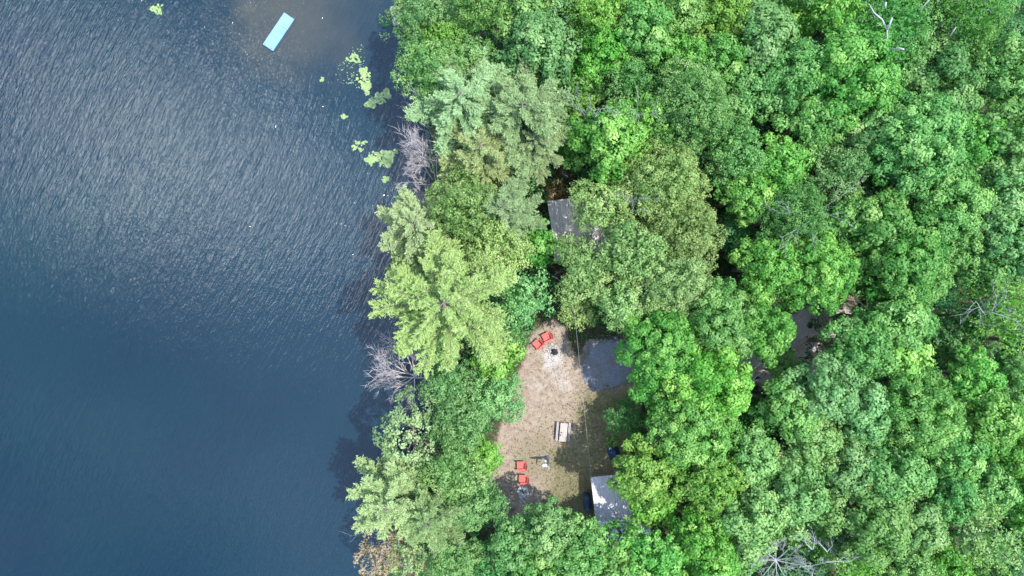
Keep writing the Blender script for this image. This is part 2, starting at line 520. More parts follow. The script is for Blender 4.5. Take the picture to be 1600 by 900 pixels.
def broadleaf(R, H, style, seed):
    """returns (trunk mesh, crown mesh); base at z=0, crown radius R, total height H"""
    global rng
    rng = np.random.default_rng(seed)
    prm = dict(O=(0.56, 0.95, 74, 0.225, 0.30), S=(0.42, 0.70, 52, 0.17, 0.42), B=(0.33, 0.66, 30, 0.16, 0.7), T=(0.36, 0.70, 60, 0.18, 0.5),
               G=(0.66, 1.15, 82, 0.24, 0.26))[style]
    puff, gap, per, leaf, fluff = prm
    zc = H - R * 0.95
    nl = {2: 6, 3: 9, 4: 13}.get(int(round(R)), 9)
    lobes = [(np.array([rng.uniform(-.1, .1) * R, rng.uniform(-.1, .1) * R, zc + 0.45 * R]), R * rng.uniform(0.40, 0.48))]
    a0 = rng.uniform(0, 6.28)
    outer = nl - 1 if nl < 8 else int((nl - 1) * 0.62)
    for i in range(outer):
        a = a0 + 2 * math.pi * (i + rng.uniform(-.25, .25)) / outer
        rr = R * rng.uniform(0.52, 0.70)
        lobes.append((np.array([rr * math.cos(a), rr * math.sin(a), zc + R * rng.uniform(-0.32, 0.12)]), R * rng.uniform(0.30, 0.42)))
    for i in range(nl - 1 - outer):
        a = a0 + 2 * math.pi * (i + rng.uniform(-.3, .3)) / max(1, nl - 1 - outer)
        rr = R * rng.uniform(0.28, 0.42)
        lobes.append((np.array([rr * math.cos(a), rr * math.sin(a), zc + R * rng.uniform(0.15, 0.42)]), R * rng.uniform(0.28, 0.36)))
    pc, pn, pr, pt = [], [], [], []
    ic = []
    for li, (c, r) in enumerate(lobes):
        n = int(4 * math.pi * r * r / (gap * gap) * 1.15)
        d = fibonacci(n) + rng.normal(size=(n, 3)) * 0.16
        d /= np.linalg.norm(d, axis=1, keepdims=True)
        d = d[d[:, 2] > -0.45]
        p = c + d * r * rng.uniform(0.78, 1.13, (len(d), 1)) * np.array([1, 1, 0.85])
        keep = np.ones(len(p), bool)
        for lj, (c2, r2) in enumerate(lobes):
            if lj != li:
                keep &= np.linalg.norm((p - c2) / np.array([1, 1, 0.85]), axis=1) > r2 * 0.86
        keep &= rng.random(len(p)) > (0.30 if style == 'T' else 0.10)
        p, d = p[keep], d[keep]
        lt = rng.uniform(-0.2, 0.2)
        pc.append(p); pn.append(d)
        pr.append(puff * rng.uniform(0.62, 1.2, len(p)))
        pt.append(0.45 + lt + rng.normal(size=len(p)) * 0.12 + d[:, 2] * 0.06)
        k = int(60 * r * r)
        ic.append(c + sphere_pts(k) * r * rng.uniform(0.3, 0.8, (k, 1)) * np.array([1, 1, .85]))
    pc = np.concatenate(pc); pn = np.concatenate(pn); pr = np.concatenate(pr); pt = np.concatenate(pt)
    C, Nn, S, T = puffs_to_leaves(pc, pn, pr, pt, per, leaf, fluff)
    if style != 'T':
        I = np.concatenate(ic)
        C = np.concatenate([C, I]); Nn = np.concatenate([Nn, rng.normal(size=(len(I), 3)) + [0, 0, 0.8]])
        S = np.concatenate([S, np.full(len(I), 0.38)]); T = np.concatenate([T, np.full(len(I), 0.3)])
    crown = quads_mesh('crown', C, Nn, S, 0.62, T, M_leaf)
    tb = MB()
    bx, by = rng.uniform(-.25, .25, 2)
    tb.tube([(0, 0, -0.3), (0, 0, 0.15), (bx, by, zc * 0.45), (bx * 1.5, by * 1.5, zc * 0.85), (lobes[0][0][0], lobes[0][0][1], lobes[0][0][2])],
            [0.05 * R + .12, 0.045 * R + .07, 0.04 * R + .05, 0.03 * R + .03, 0.03], 8)
    for c, r in lobes[1:]:
        s = np.array([bx * 1.4, by * 1.4, zc * rng.uniform(0.62, 0.88)])
        m1 = s + (c - s) * 0.5 + np.array([0, 0, -0.1 * R])
        tb.tube([s, m1, c], [0.02 * R + .03, 0.015 * R + .02, 0.02], 5)
        for q in range(3):
            e = c + sphere_pts(1, -0.2)[0] * r * 0.95
            tb.tube([c - (c - m1) * 0.3, (c + e) / 2 + rng.normal(size=3) * 0.08, e], [0.028, 0.02, 0.008], 4, False)
    trunk = tb.mesh('trunk', M_bark, True)
    return trunk, crown

def pine(R, H, seed, star=True):
    global rng
    rng = np.random.default_rng(seed)
    tb = MB()
    tb.tube([(0, 0, -.3), (0.05, 0, H * .4), (0, .08, H * .8), (0, 0, H)], [0.3, 0.24, 0.12, 0.03], 8)
    C, Nn, Tt, S, Ti = [], [], [], [], []
    nwh = 10 if star else 11
    for wv in range(nwh):
        f = wv / (nwh - 1)                       # 0 top .. 1 bottom
        z0 = H - 0.4 - f * H * (0.42 if star else 0.45)
        Lb = R * (0.22 + 0.80 * min(1, f * 1.25) ** 0.8)
        nb = 4 + int(3 * f) if star else 4 + int(3 * f)
        a0 = rng.uniform(0, 6.28)
        for i in range(nb):
            a = a0 + 2 * math.pi * (i + rng.uniform(-.28, .28)) / nb
            L = Lb * rng.uniform(0.72, 1.12)
            dirn = np.array([math.cos(a), math.sin(a), 0.0]); side = np.array([-dirn[1], dirn[0], 0])
            curve = rng.uniform(-0.15, 0.15)
            def pt(t):
                return np.array([0, 0, z0]) + dirn * L * t + side * L * curve * t * t + np.array([0, 0, L * (0.10 * t - 0.02 + 0.16 * t * t)])
            tb.tube([pt(0), pt(.35), pt(.7), pt(1)], [0.055, 0.04, 0.025, 0.01], 4, False)
            nt_ = int(L / 0.125)
            for k in range(nt_):
                t = 0.16 + 0.84 * (k + rng.random()) / nt_
                tw = (0.66 if star else 0.7) * L * 0.30 * math.sin(math.pi * min(1, (t * 0.86 + 0.05))) ** 0.7 * rng.uniform(0.5, 1.15) + 0.12
                for sg in (-1, 1):
                    ang = rng.uniform(0.55, 1.0)
                    td = dirn * math.cos(ang) + side * sg * math.sin(ang) + np.array([0, 0, rng.uniform(-0.05, 0.22)])
                    base = pt(t)
                    n = int(5 + tw * 16)
                    u = rng.uniform(0.1, 1.05, n)[:, None]
                    cc = base + td * tw * u + rng.normal(size=(n, 3)) * np.array([0.05, 0.05, 0.05])
                    nd = td + rng.normal(size=(n, 3)) * 0.55 + np.array([0, 0, 0.12])
                    C.append(cc); Tt.append(nd)
                    Nn.append(rng.normal(size=(n, 3)) * 0.45 + np.array([0, 0, 1.0]))
                    S.append(rng.uniform(0.16, 0.34, n))
                    Ti.append(0.35 + 0.28 * t + rng.normal(size=n) * 0.14 + 0.1 * u[:, 0])
    C = np.concatenate(C); Nn = np.concatenate(Nn); Tt = np.concatenate(Tt); S = np.concatenate(S); Ti = np.concatenate(Ti)
    crown = quads_mesh('crown', C, Nn, S, 0.27, Ti, M_needle, T=Tt)
    return tb.mesh('trunk', M_bark, True), crown

CLS = {2: 9.0, 3: 11.5, 4: 13.5}
LIB = {}
sd_ = 100
for st, nv in (('O', 4), ('S', 3), ('G', 3)):
    for R in (2, 3, 4):
        for k in range(nv if R != 4 else max(2, nv - 1)):
            sd_ += 1
            LIB.setdefault((st, R), []).append(broadleaf(R, CLS[R], st, sd_))
for R in (3, 4):
    sd_ += 1; LIB.setdefault(('B', R), []).append(broadleaf(R, CLS[R], 'B', sd_))
for R in (2, 3):
    sd_ += 1; LIB.setdefault(('T', R), []).append(broadleaf(R, CLS[R] - 1.5, 'T', sd_))
LIB[('P', 5)] = [pine(5, 16, 501, True), pine(5, 15.0, 502, True)]
LIB[('Q', 4)] = [pine(4, 13.5, 601, False), pine(4, 13.0, 602, False), pine(4, 14.0, 603, False)]

# base colours of the leaves (linear)
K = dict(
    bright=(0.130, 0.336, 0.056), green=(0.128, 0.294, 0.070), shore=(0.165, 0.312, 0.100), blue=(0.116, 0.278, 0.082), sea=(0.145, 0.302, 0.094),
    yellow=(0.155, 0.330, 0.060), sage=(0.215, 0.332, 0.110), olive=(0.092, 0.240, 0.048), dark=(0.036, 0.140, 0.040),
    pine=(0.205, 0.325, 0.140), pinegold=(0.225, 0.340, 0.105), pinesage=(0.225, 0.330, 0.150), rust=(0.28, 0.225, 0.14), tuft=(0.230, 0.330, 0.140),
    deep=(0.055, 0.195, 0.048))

G_BROAD = 'broadleaf trees of the lakeside forest'
G_PINE = 'white pines along the lake shore'
TREES = [
 # px, py, radius px, style, colour, label
 (660, 22, 46, 'S', 'sea', 'pale green tree overhanging the lake at the top end of the shore'),
 (745, 12, 50, 'S', 'green', 'mid green tree at the top edge, second tree in from the lake'),
 (692, 62, 44, 'S', 'yellow', 'small yellowish tree just above the sea-green crown by the lily pads'),
 (668, 108, 52, 'S', 'sea', 'sea-green tree on the shore level with the largest lily pad patch'),
 (728, 92, 48, 'S', 'sea', 'sea-green tree behind the shore, right of its twin beside the lily pads'),
 (720, 158, 76, 'Q', 'pine', 'pale olive pine on the shore above the large grey dead tree'),
 (815, 178, 76, 'Q', 'pine', 'pale olive pine inland, right neighbour of the pine above the grey dead tree'),
 (752, 236, 62, 'Q', 'pinesage', 'sage pine directly right of the large grey dead tree'),
 (836, 228, 44, 'Q', 'pinesage', 'narrow sage pine above the orange bracken patch'),
 (842, 78, 56, 'O', 'sea', 'blue-green tree above the olive pines, near the top left of the forest'),
 (815, 22, 42, 'O', 'green', 'green tree at the top edge between two paler ones'),
 (872, 28, 36, 'O', 'blue', 'dark blue-green tree at the top edge by a dark gap'),
 (936, 22, 50, 'S', 'yellow', 'bright yellow-green tree at the top edge, left of centre of the forest'),
 (945, 78, 46, 'O', 'bright', 'bright green tree below the yellow-green one at the top edge'),
 (1003, 48, 52, 'O', 'green', 'mid green tree right of the yellow-green crown near the top'),
 (980, 122, 46, 'S', 'blue', 'greyish blue-green tree above the pair of bare branches'),
 (912, 118, 38, 'O', 'green', 'small green tree between the pines and a greyish blue-green crown'),
 (1082, 165, 66, 'S', 'sea', 'broad grey-green tree right of the fallen bare branches'),
 (1070, 92, 46, 'O', 'bright', 'fresh green tree directly above the broad grey-green tree'),
 (1065, 25, 48, 'O', 'green', 'green tree at the top edge above a fresh green one'),
 (1130, 22, 46, 'O', 'yellow', 'lime green tree at the top edge, middle of the forest'),
 (1130, 95, 46, 'O', 'bright', 'bright green tree under the lime green crown'),
 (1196, 62, 58, 'G', 'blue', 'blue-green tree with coarse clumps near the top, right of a bright one'),
 (1188, 140, 52, 'G', 'blue', 'blue-green tree left of the largest bright green crown'),
 (1247, 20, 40, 'O', 'bright', 'small bright tree at the top edge beside a brown gap'),
 (1300, 32, 48, 'O', 'bright', 'bright green tree left of the white-limbed birch'),
 (1240, 118, 56, 'S', 'blue', 'soft blue-green tree leaning against the largest bright green crown'),
 (1392, 48, 76, 'B', 'olive', 'olive birch with a forked white limb showing at its top'),
 (1505, 40, 68, 'B', 'olive', 'olive birch near the top right, right of the white-limbed one'),
 (1585, 45, 44, 'O', 'deep', 'dark green tree in the top right corner'),
 (1330, 118, 72, 'G', 'bright', 'largest bright green crown below the white-limbed birch'),
 (1275, 185, 56, 'O', 'green', 'mid green tree below and left of the largest bright green crown'),
 (1478, 128, 70, 'G', 'blue', 'large blue-green tree under the two olive birches'),
 (1565, 118, 60, 'G', 'green', 'green tree at the right edge below the dark corner tree'),
 (1425, 222, 72, 'O', 'green', 'broad green tree under the large blue-green crown on the right'),
 (1345, 215, 50, 'O', 'sea', 'sea-green tree directly below the largest bright green crown'),
 (1505, 225, 52, 'O', 'bright', 'fresh green tree between two duller ones in the right part'),
 (1572, 220, 58, 'G', 'green', 'green tree at the right edge, a quarter way down'),
 (955, 222, 58, 'O', 'yellow', 'lime yellow tree above the sage oak over the cabin'),
 (905, 168, 34, 'S', 'yellow', 'small yellow tree with grey twigs right of the olive pines'),
 (895, 222, 34, 'O', 'bright', 'small bright green tree wedged between pine and lime yellow tree'),
 (1020, 190, 42, 'O', 'bright', 'bright green tree under the fallen bare branches'),
 (1148, 245, 52, 'S', 'sea', 'soft sea-green tree right of the sage oak crowns'),
 (1218, 262, 48, 'O', 'bright', 'bright green tree above the grey bare limbs in mid forest'),
 (1165, 305, 44, 'O', 'bright', 'bright tree right of the dark gap beside the sage oaks'),
 (1300, 268, 52, 'S', 'sea', 'sea-green tree above the grey bare limbs'),
 (1240, 335, 62, 'S', 'green', 'thin-crowned green tree with grey bare limbs in mid forest'),
 (1310, 345, 42, 'O', 'green', 'green tree right of the grey bare limbs'),
 # the big oak over the cabin reads as several trees
 (1035, 288, 66, 'S', 'sage', 'uppermost sage oak of the pale cluster over the cabin'),
 (944, 324, 50, 'S', 'sage', 'sage oak spreading over the right half of the cabin roof'),
 (1068, 362, 66, 'S', 'sage', 'rightmost sage oak of the pale cluster'),
 (990, 392, 58, 'S', 'sage', 'sage oak in the middle of the pale cluster'),
 (911, 432, 53, 'S', 'sage', 'sage oak below the cabin roof'),
 (1050, 440, 62, 'S', 'sage', 'sage oak above the bright crown right of the clearing'),
 (903, 392, 28, 'S', 'sage', 'small sage tree tucked over the lower edge of the cabin roof'),
 (972, 470, 48, 'S', 'sage', 'sage oak overhanging the top of the clearing'),
 (905, 488, 28, 'S', 'sage', 'small sage tree above the two red chairs by the upper fire ring'),
 # west of the cabin
 (652, 352, 60, 'Q', 'pinesage', 'pale pine reaching farthest over the lake below the dead tree'),
 (728, 330, 62, 'S', 'sage', 'pale sage tree left of the cabin, right of the lakeside pine'),
 (788, 330, 53, 'Q', 'pinesage', 'soft sage pine just left of the cabin roof'),
 (775, 392, 56, 'S', 'sage', 'sage tree between the cabin and the star-shaped pine'),
 (842, 382, 34, 'O', 'bright', 'small bright green tree hugging the left wall of the cabin'),
 (690, 395, 46, 'Q', 'pine', 'olive pine crown directly above the star-shaped pine'),
 (640, 410, 36, 'Q', 'pinegold', 'small golden pine at the water above the star-shaped pine'),
 (702, 472, 96, 'P', 'pinegold', 'large star-shaped golden green pine overhanging the lake'),
 (815, 462, 42, 'S', 'sea', 'blue-green tree left of the top of the clearing'),
 (790, 522, 33, 'S', 'shore', 'green tree left of the two red chairs by the upper fire ring'),
 (778, 562, 38, 'O', 'yellow', 'yellow-green tree at the upper left corner of the clearing'),
 (700, 602, 44, 'S', 'shore', 'green tree right of the small leafless tree over the water'),
 (768, 618, 48, 'S', 'shore', 'fresh green tree bulging into the left side of the clearing'),
 (722, 655, 50, 'S', 'shore', 'green tree between the tufted tree and the fresh green one'),
 (640, 678, 62, 'T', 'tuft', 'yellowish tufted tree overhanging the lake below the leafless tree'),
 (706, 730, 54, 'S', 'shore', 'green tree left of the lower pair of red chairs'),
 (758, 716, 26, 'O', 'bright', 'small bright green tree on the left rim of the lower clearing'),
 (612, 778, 62, 'Q', 'pinesage', 'pale sage pine at the water near the bottom'),
 (672, 800, 58, 'Q', 'pine', 'pale olive pine behind the sage one near the bottom shore'),
 (738, 786, 46, 'S', 'shore', 'green tree left of the stone ring by the lower red chairs'),
 (600, 872, 40, 'T', 'rust', 'rust-coloured sparse tree at the bottom of the shore'),
 (650, 868, 38, 'T', 'tuft', 'sparse pale tree right of the rust-coloured one'),
 (708, 872, 44, 'S', 'shore', 'green tree at the bottom edge right of the sparse pale tree'),
 (800, 846, 44, 'O', 'sea', 'sea-green tree below the stone ring of the lower clearing'),
 (858, 832, 48, 'O', 'sea', 'sea-green tree whose tip pokes into the bottom of the clearing'),
 (905, 862, 48, 'O', 'green', 'green tree left of the grey shed near the bottom edge'),
 (838, 892, 46, 'O', 'green', 'green tree at the bottom edge under the sea-green pair'),
 (770, 892, 40, 'S', 'deep', 'dark green tree at the bottom edge left of the sea-green pair'),
 # right of the clearing
 (1040, 540, 66, 'O', 'bright', 'bright green tree overhanging the gravel pad from the right'),
 (1118, 500, 62, 'O', 'green', 'green tree between the gravel pad and the path gap'),
 (1112, 592, 62, 'G', 'bright', 'coarse bright green tree below the one overhanging the gravel pad'),
 (1193, 516, 50, 'O', 'bright', 'bright tree at the left rim of the gravel road gap'),
 (1022, 600, 36, 'O', 'bright', 'small bright tree at the lower corner of the gravel pad'),
 (988, 662, 30, 'S', 'deep', 'small dark green tree on the right side of the clearing'),
 (1085, 678, 62, 'O', 'yellow', 'yellow-tipped tree in the upper part of the crown group above the shed'),
 (1008, 742, 52, 'O', 'yellow', 'yellow-tipped tree leaning over the shed from above'),
 (1110, 752, 52, 'O', 'yellow', 'yellow-tipped tree right of the one leaning over the shed'),
 (1018, 792, 38, 'O', 'bright', 'small bright tree right of the shed roof'),
 (966, 843, 36, 'O', 'bright', 'bright green tree covering the lower end of the shed roof'),
 (1020, 870, 50, 'O', 'bright', 'bright green tree at the bottom edge below the shed'),
 (1095, 832, 50, 'O', 'bright', 'bright green tree right of the grey yard behind the shed'),
 (1110, 892, 46, 'O', 'bright', 'bright tree at the bottom edge left of the white leafless tree'),
 (955, 888, 40, 'O', 'green', 'green tree at the bottom edge directly under the shed'),
 (1198, 418, 50, 'O', 'bright', 'bright crown above the gravel road gap, left one of two'),
 (1272, 426, 60, 'O', 'bright', 'bright crown above the gravel road gap, right one of two'),
 (1160, 372, 36, 'O', 'deep', 'dark tree right of the small brown gap beside the sage oaks'),
 (1368, 352, 58, 'O', 'olive', 'olive green tree above the tree with golden tips in the right half'),
 (1420, 408, 72, 'O', 'olive', 'broad olive-gold tree in the middle of the right half'),
 (1350, 420, 40, 'O', 'olive', 'small olive tree left of the broad olive-gold one'),
 (1482, 310, 62, 'G', 'green', 'coarse green tree above and right of the olive-gold crown'),
 (1502, 385, 46, 'O', 'green', 'green tree right of the broad olive-gold one'),
 (1560, 300, 54, 'G', 'blue', 'blue-green tree at the right edge above the middle'),
 (1572, 385, 52, 'G', 'blue', 'blue-green tree at the right edge near the middle'),
 (1570, 482, 56, 'B', 'yellow', 'thin yellowish tree with bare grey limbs at the right edge'),
 (1405, 500, 58, 'O', 'green', 'green tree between the gravel road gap and the dark hollow'),
 (1338, 543, 52, 'O', 'green', 'green tree over the lower right rim of the gravel road gap'),
 (1402, 560, 42, 'O', 'bright', 'bright tree at the left rim of the dark hollow'),
 (1290, 615, 56, 'G', 'sea', 'sea-green tree with round clumps below the gravel road gap'),
 (1350, 640, 52, 'G', 'blue', 'blue-green round-clumped tree right of the sea-green one below the road gap'),
 (1240, 590, 30, 'G', 'green', 'small green tree at the lower left rim of the gravel road gap'),
 (1228, 640, 48, 'G', 'green', 'green round-clumped tree below the left rim of the road gap'),
 (1265, 690, 52, 'G', 'sea', 'sea-green round-clumped tree, lowest of the group below the road gap'),
 (1175, 655, 34, 'S', 'deep', 'dark green tree above the sea-green ones in the lower middle'),
 (1428, 650, 62, 'O', 'green', 'green tree below the dark hollow on the right'),
 (1520, 590, 46, 'O', 'bright', 'bright tree right of the dark hollow'),
 (1585, 590, 46, 'O', 'green', 'green tree at the right edge just below the middle'),
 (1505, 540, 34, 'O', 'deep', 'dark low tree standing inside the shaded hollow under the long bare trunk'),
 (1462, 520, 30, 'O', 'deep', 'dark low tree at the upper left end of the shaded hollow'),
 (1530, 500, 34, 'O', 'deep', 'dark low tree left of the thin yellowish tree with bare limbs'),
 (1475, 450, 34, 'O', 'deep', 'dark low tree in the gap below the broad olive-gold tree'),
 (1532, 430, 36, 'O', 'green', 'low green tree above the thin yellowish tree at the right edge'),
 (1550, 655, 56, 'O', 'bright', 'bright tree near the right edge in the lower half'),
 (1590, 720, 50, 'O', 'bright', 'bright yellowish green tree at the right edge low down'),
 (1490, 700, 52, 'O', 'green', 'green tree left of the bright ones on the lower right'),
 (1172, 720, 48, 'G', 'sea', 'sea-green tree right of the yellow-tipped group'),
 (1178, 800, 58, 'G', 'sea', 'broad sea-green tree above the white leafless tree'),
 (1250, 775, 56, 'G', 'sea', 'sea-green tree above the yellow-green twiggy tree near the bottom'),
 (1322, 728, 52, 'G', 'blue', 'blue-green tree in the lower right quarter, left of a twin'),
 (1392, 735, 56, 'G', 'blue', 'blue-green tree in the lower right quarter, right of a twin'),
 (1355, 812, 58, 'G', 'green', 'green tree in the lower right, right of the white leafless tree'),
 (1425, 815, 52, 'G', 'sea', 'sea-green tree in the lower right next to the lime one'),
 (1480, 770, 48, 'O', 'blue', 'blue-green tree left of the olive tree low on the right'),
 (1545, 760, 46, 'O', 'green', 'green tree above the olive one low on the right'),
 (1535, 835, 58, 'B', 'sage', 'olive fine-leaved tree low on the right'),
 (1470, 885, 50, 'O', 'bright', 'lime green tree at the bottom edge on the right'),
 (1405, 885, 44, 'G', 'green', 'green tree at the bottom edge left of the lime one'),
 (1592, 862, 42, 'O', 'deep', 'dark green tree in the bottom right corner'),
 (1330, 880, 50, 'B', 'yellow', 'yellow-green twiggy tree right of the white leafless tree'),
 (1265, 845, 34, 'O', 'green', 'small green tree above right of the white leafless tree'),
 (1160, 868, 34, 'O', 'green', 'small green tree left of the white leafless tree'),
 # crowns cut by the frame
 (1640, 160, 60, 'O', 'green', 'green crown cut by the right edge, upper part'),
 (1640, 340, 60, 'G', 'blue', 'blue-green crown cut by the right edge above the middle'),
 (1640, 540, 55, 'O', 'deep', 'dark crown cut by the right edge below the twiggy yellowish tree'),
 (1650, 800, 62, 'O', 'bright', 'bright crown cut by the right edge low down'),
 (1540, 925, 50, 'O', 'green', 'green crown cut by the bottom edge at the far right'),
 (1270, 935, 55, 'O', 'deep', 'dark crown cut by the bottom edge right of the white leafless tree'),
 (1050, 935, 45, 'O', 'bright', 'bright crown cut by the bottom edge below the shed'),
 (870, 940, 50, 'O', 'green', 'green crown cut by the bottom edge left of centre'),
 (1430, -30, 60, 'O', 'olive', 'olive crown cut by the top edge above the birches'),
 (1240, -35, 55, 'O', 'green', 'green crown cut by the top edge in mid forest'),
 (1020, -35, 55, 'O', 'green', 'green crown cut by the top edge above the lime trees'),
 (860, -35, 50, 'S', 'green', 'green crown cut by the top edge near the lake'),
 (1560, -30, 55, 'O', 'deep', 'dark crown cut by the top edge at the right'),
]

trng = random.Random(11)
uses = {}
TREE_AT = {}
GROUND_TREES = []
for (px, py, r, st, ck, label) in TREES:
    name = 'white_pine' if st in 'PQ' else ('birch_tree' if st == 'B' else 'broadleaf_tree')
    if st == 'P': Rc = 5
    elif st == 'Q': Rc = 4
    else:
        Rw = r / 16 * 0.86 * 1.08
        ok = [k[1] for k in LIB if k[0] == st]
        Rc = min(ok, key=lambda q: abs(math.log(Rw / q)))
    H0 = {5: 15.5}.get(Rc, CLS.get(Rc, 13.5))
    if st == 'T': H0 -= 1.5
    zc = H0 * 0.72
    for _ in range(3):
        Rw = r / 16 * (CAM_H - zc) / CAM_H * (1.10 if st not in 'PQ' else 1.14)
        s = Rw / Rc
        sz = 0.35 + 0.65 * s
        zc = H0 * sz * 0.76
    sz *= trng.uniform(0.93, 1.08)
    if label.startswith('small') : sz *= 0.85
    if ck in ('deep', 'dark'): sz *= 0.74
    loc = P(px, py, zc); loc.z = 0
    lib = LIB[(st, Rc)]
    k = uses.get((st, Rc), trng.randrange(len(lib))); uses[(st, Rc)] = (k + 1) % len(lib)
    trunk_me, crown_me = lib[k]
    rz = trng.uniform(0, 6.283)
    e = empty(name, loc, rz, label, 'pine tree' if st in 'PQ' else ('birch tree' if st == 'B' else 'tree'), G_PINE if st in 'PQ' else G_BROAD)
    e.scale = (s, s, sz)
    t = link('trunk', trunk_me, e)
    c = link('crown', crown_me, e)
    if st == 'B':
        t.material_slots[0].link = 'OBJECT'; t.material_slots[0].material = M_birch
    base = K[ck]
    j = [trng.uniform(0.88, 1.12) for _ in range(3)]
    v = trng.uniform(0.86, 1.14)
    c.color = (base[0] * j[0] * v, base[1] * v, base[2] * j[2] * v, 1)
    TREE_AT[(px, py)] = e
    GROUND_TREES.append((loc.x, loc.y, Rw))

# ------------------------------------------------------------------ leafless trees and bare limbs
def grow(mb, p, d, L, r, depth, spread, rg, droop=0.0, kids=4, wig=0.12):
    pts, rad = [Vector(p)], [r]
    seg = 4
    dd = Vector(d).normalized()
    for i in range(seg):
        dd = (dd + Vector((rg.gauss(0, wig), rg.gauss(0, wig), rg.gauss(0, wig) - droop))).normalized()
        pts.append(pts[-1] + dd * (L / seg))
        rad.append(r * (1 - 0.72 * (i + 1) / seg))
    mb.tube(pts, rad, 5 if r > 0.05 else 3, False)
    if depth <= 0: return
    for k in range(kids):
        t = 0.25 + 0.75 * (k + rg.random()) / kids
        i = min(seg - 1, int(t * seg)); f = t * seg - i
        q = pts[i].lerp(pts[i + 1], min(1, f))
        ax = Vector((rg.gauss(0, 1), rg.gauss(0, 1), rg.gauss(0, 0.5))).normalized()
        side = (ax - dd * ax.dot(dd)).normalized()
        nd = (dd * math.cos(spread) + side * math.sin(spread)).normalized()
        grow(mb, q, nd, L * rg.uniform(0.38, 0.62), max(0.017, r * 0.45), depth - 1, spread * rg.uniform(0.85, 1.15), rg, droop, kids, wig)

def dead_tree(name, label, base_px, limbs, material, seed, trunk_r=0.16, cat='dead tree', depth=3, kids=4, droop=0.0, twig=0.013):
    """limbs: list of (from (px,py,z), to (px,py,z)); base_px: foot of the trunk (px,py)"""
    rg = random.Random(seed)
    o = P(*base_px)
    e = empty(name, o, 0, label, cat, 'leafless trees')
    tm = MB(); bm_ = MB()
    first = P(*limbs[0][0]) - o
    tm.tube([Vector((0, 0, -0.6)), first * 0.5 + Vector((0.1, 0.05, 0)), first], [trunk_r * 1.4, trunk_r * 1.1, trunk_r * 0.85], 8)
    tm.build('trunk', material, e, True)
    for a, b in limbs:
        A = P(*a) - o; B = P(*b) - o
        v = B - A
        grow(bm_, A, v, v.length, trunk_r * 0.55, depth, 0.62, rg, droop, kids, 0.05)
    bm_.build('branch', material, e, True)
    return e

dead_tree('dead_tree', 'large grey leafless tree leaning over the lake below the lily pads', (690, 300), [
    ((684, 296, 2.5), (666, 218, 8)), ((686, 290, 3), (706, 214, 8)), ((676, 280, 3), (650, 240, 6)), ((678, 292, 2), (648, 283, 4)),
    ((676, 270, 4), (660, 228, 7)), ((680, 298, 2), (654, 302, 3)), ((684, 280, 4), (682, 205, 8)), ((688, 290, 3), (705, 250, 5)),
    ((672, 260, 5), (645, 258, 5))], M_dead, 6, 0.14, depth=3, kids=6)
dead_tree('dead_tree', 'small leafless tree spreading over dark water below the star-shaped pine', (672, 592), [
    ((668, 590, 1.0), (603, 600, 3.0)), ((648, 588, 2.2), (600, 560, 4)), ((650, 588, 2.4), (624, 535, 5)), ((652, 586, 2.4), (608, 575, 4)),
    ((648, 590, 2.2), (646, 625, 3.5)), ((645, 590, 2.2), (618, 612, 3)), ((650, 586, 2.4), (640, 552, 5)), ((658, 588, 2), (660, 556, 4.5)),
    ((655, 590, 2), (604, 590, 4))], M_dead, 8, 0.13, depth=3, kids=5)
dead_tree('dead_tree', 'bleached white leafless tree with radiating limbs at the bottom edge', (1185, 845), [
    ((1212, 875, 10), (1182, 854, 11)), ((1212, 875, 10), (1236, 852, 11)), ((1212, 875, 10), (1180, 876, 10.5)), ((1212, 875, 10), (1190, 900, 10)),
    ((1212, 875, 10), (1216, 905, 10)), ((1212, 875, 10), (1232, 905, 10)), ((1212, 875, 10), (1252, 882, 11)), ((1212, 875, 10), (1212, 846, 11)),
    ((1212, 875, 10), (1198, 862, 11)), ((1212, 875, 10), (1244, 868, 11))], M_deadblue, 21, 0.10, depth=3, kids=4)
dead_tree('dead_tree', 'bleached forked dead limb right of the white leafless tree', (1262, 860), [
    ((1268, 900, 9), (1266, 880, 11)), ((1267, 884, 10), (1250, 888, 11)), ((1267, 884, 10), (1290, 878, 11.5)), ((1290, 878, 11), (1330, 876, 12)),
    ((1292, 862, 11), (1300, 850, 12)), ((1292, 862, 11), (1278, 846, 12)), ((1270, 858, 11), (1276, 838, 12)), ((1268, 858, 11), (1255, 846, 12))], M_deadblue, 22, 0.11, depth=2, kids=3)
dead_tree('dead_tree', 'fan of bare grey branches right of the lime yellow tree', (965, 195), [
    ((985, 190, 9), (945, 172, 12)), ((985, 190, 9), (992, 165, 12)), ((985, 190, 10), (968, 185, 12)), ((990, 192, 10), (996, 175, 12)), ((985, 190, 10), (955, 182, 12))], M_deadblue, 31, 0.09, depth=2, kids=4)
dead_tree('dead_tree', 'slim bare grey branch beside the broad grey-green tree', (1028, 205), [
    ((1038, 213, 7), (1022, 170, 12)), ((1035, 200, 8), (1030, 175, 12))], M_deadblue, 32, 0.08, depth=1, kids=4)
dead_tree('dead_tree', 'grey twiggy dead top above the small bright tree near the pines', (912, 190), [
    ((914, 185, 8), (908, 150, 12)), ((914, 180, 9), (920, 170, 12)), ((914, 180, 9), (902, 168, 12))], M_deadblue, 33, 0.08, depth=2, kids=3)
dead_tree('dead_tree', 'long bare grey limbs inside the thin-crowned tree of mid forest', (1255, 335), [
    ((1270, 335, 10), (1335, 298, 12.5)), ((1280, 330, 11), (1322, 346, 12.5)), ((1265, 345, 11), (1222, 372, 12)), ((1262, 355, 11), (1278, 376, 12)), ((1265, 330, 11), (1215, 335, 12.5))], M_deadblue, 34, 0.07, depth=2, kids=3)
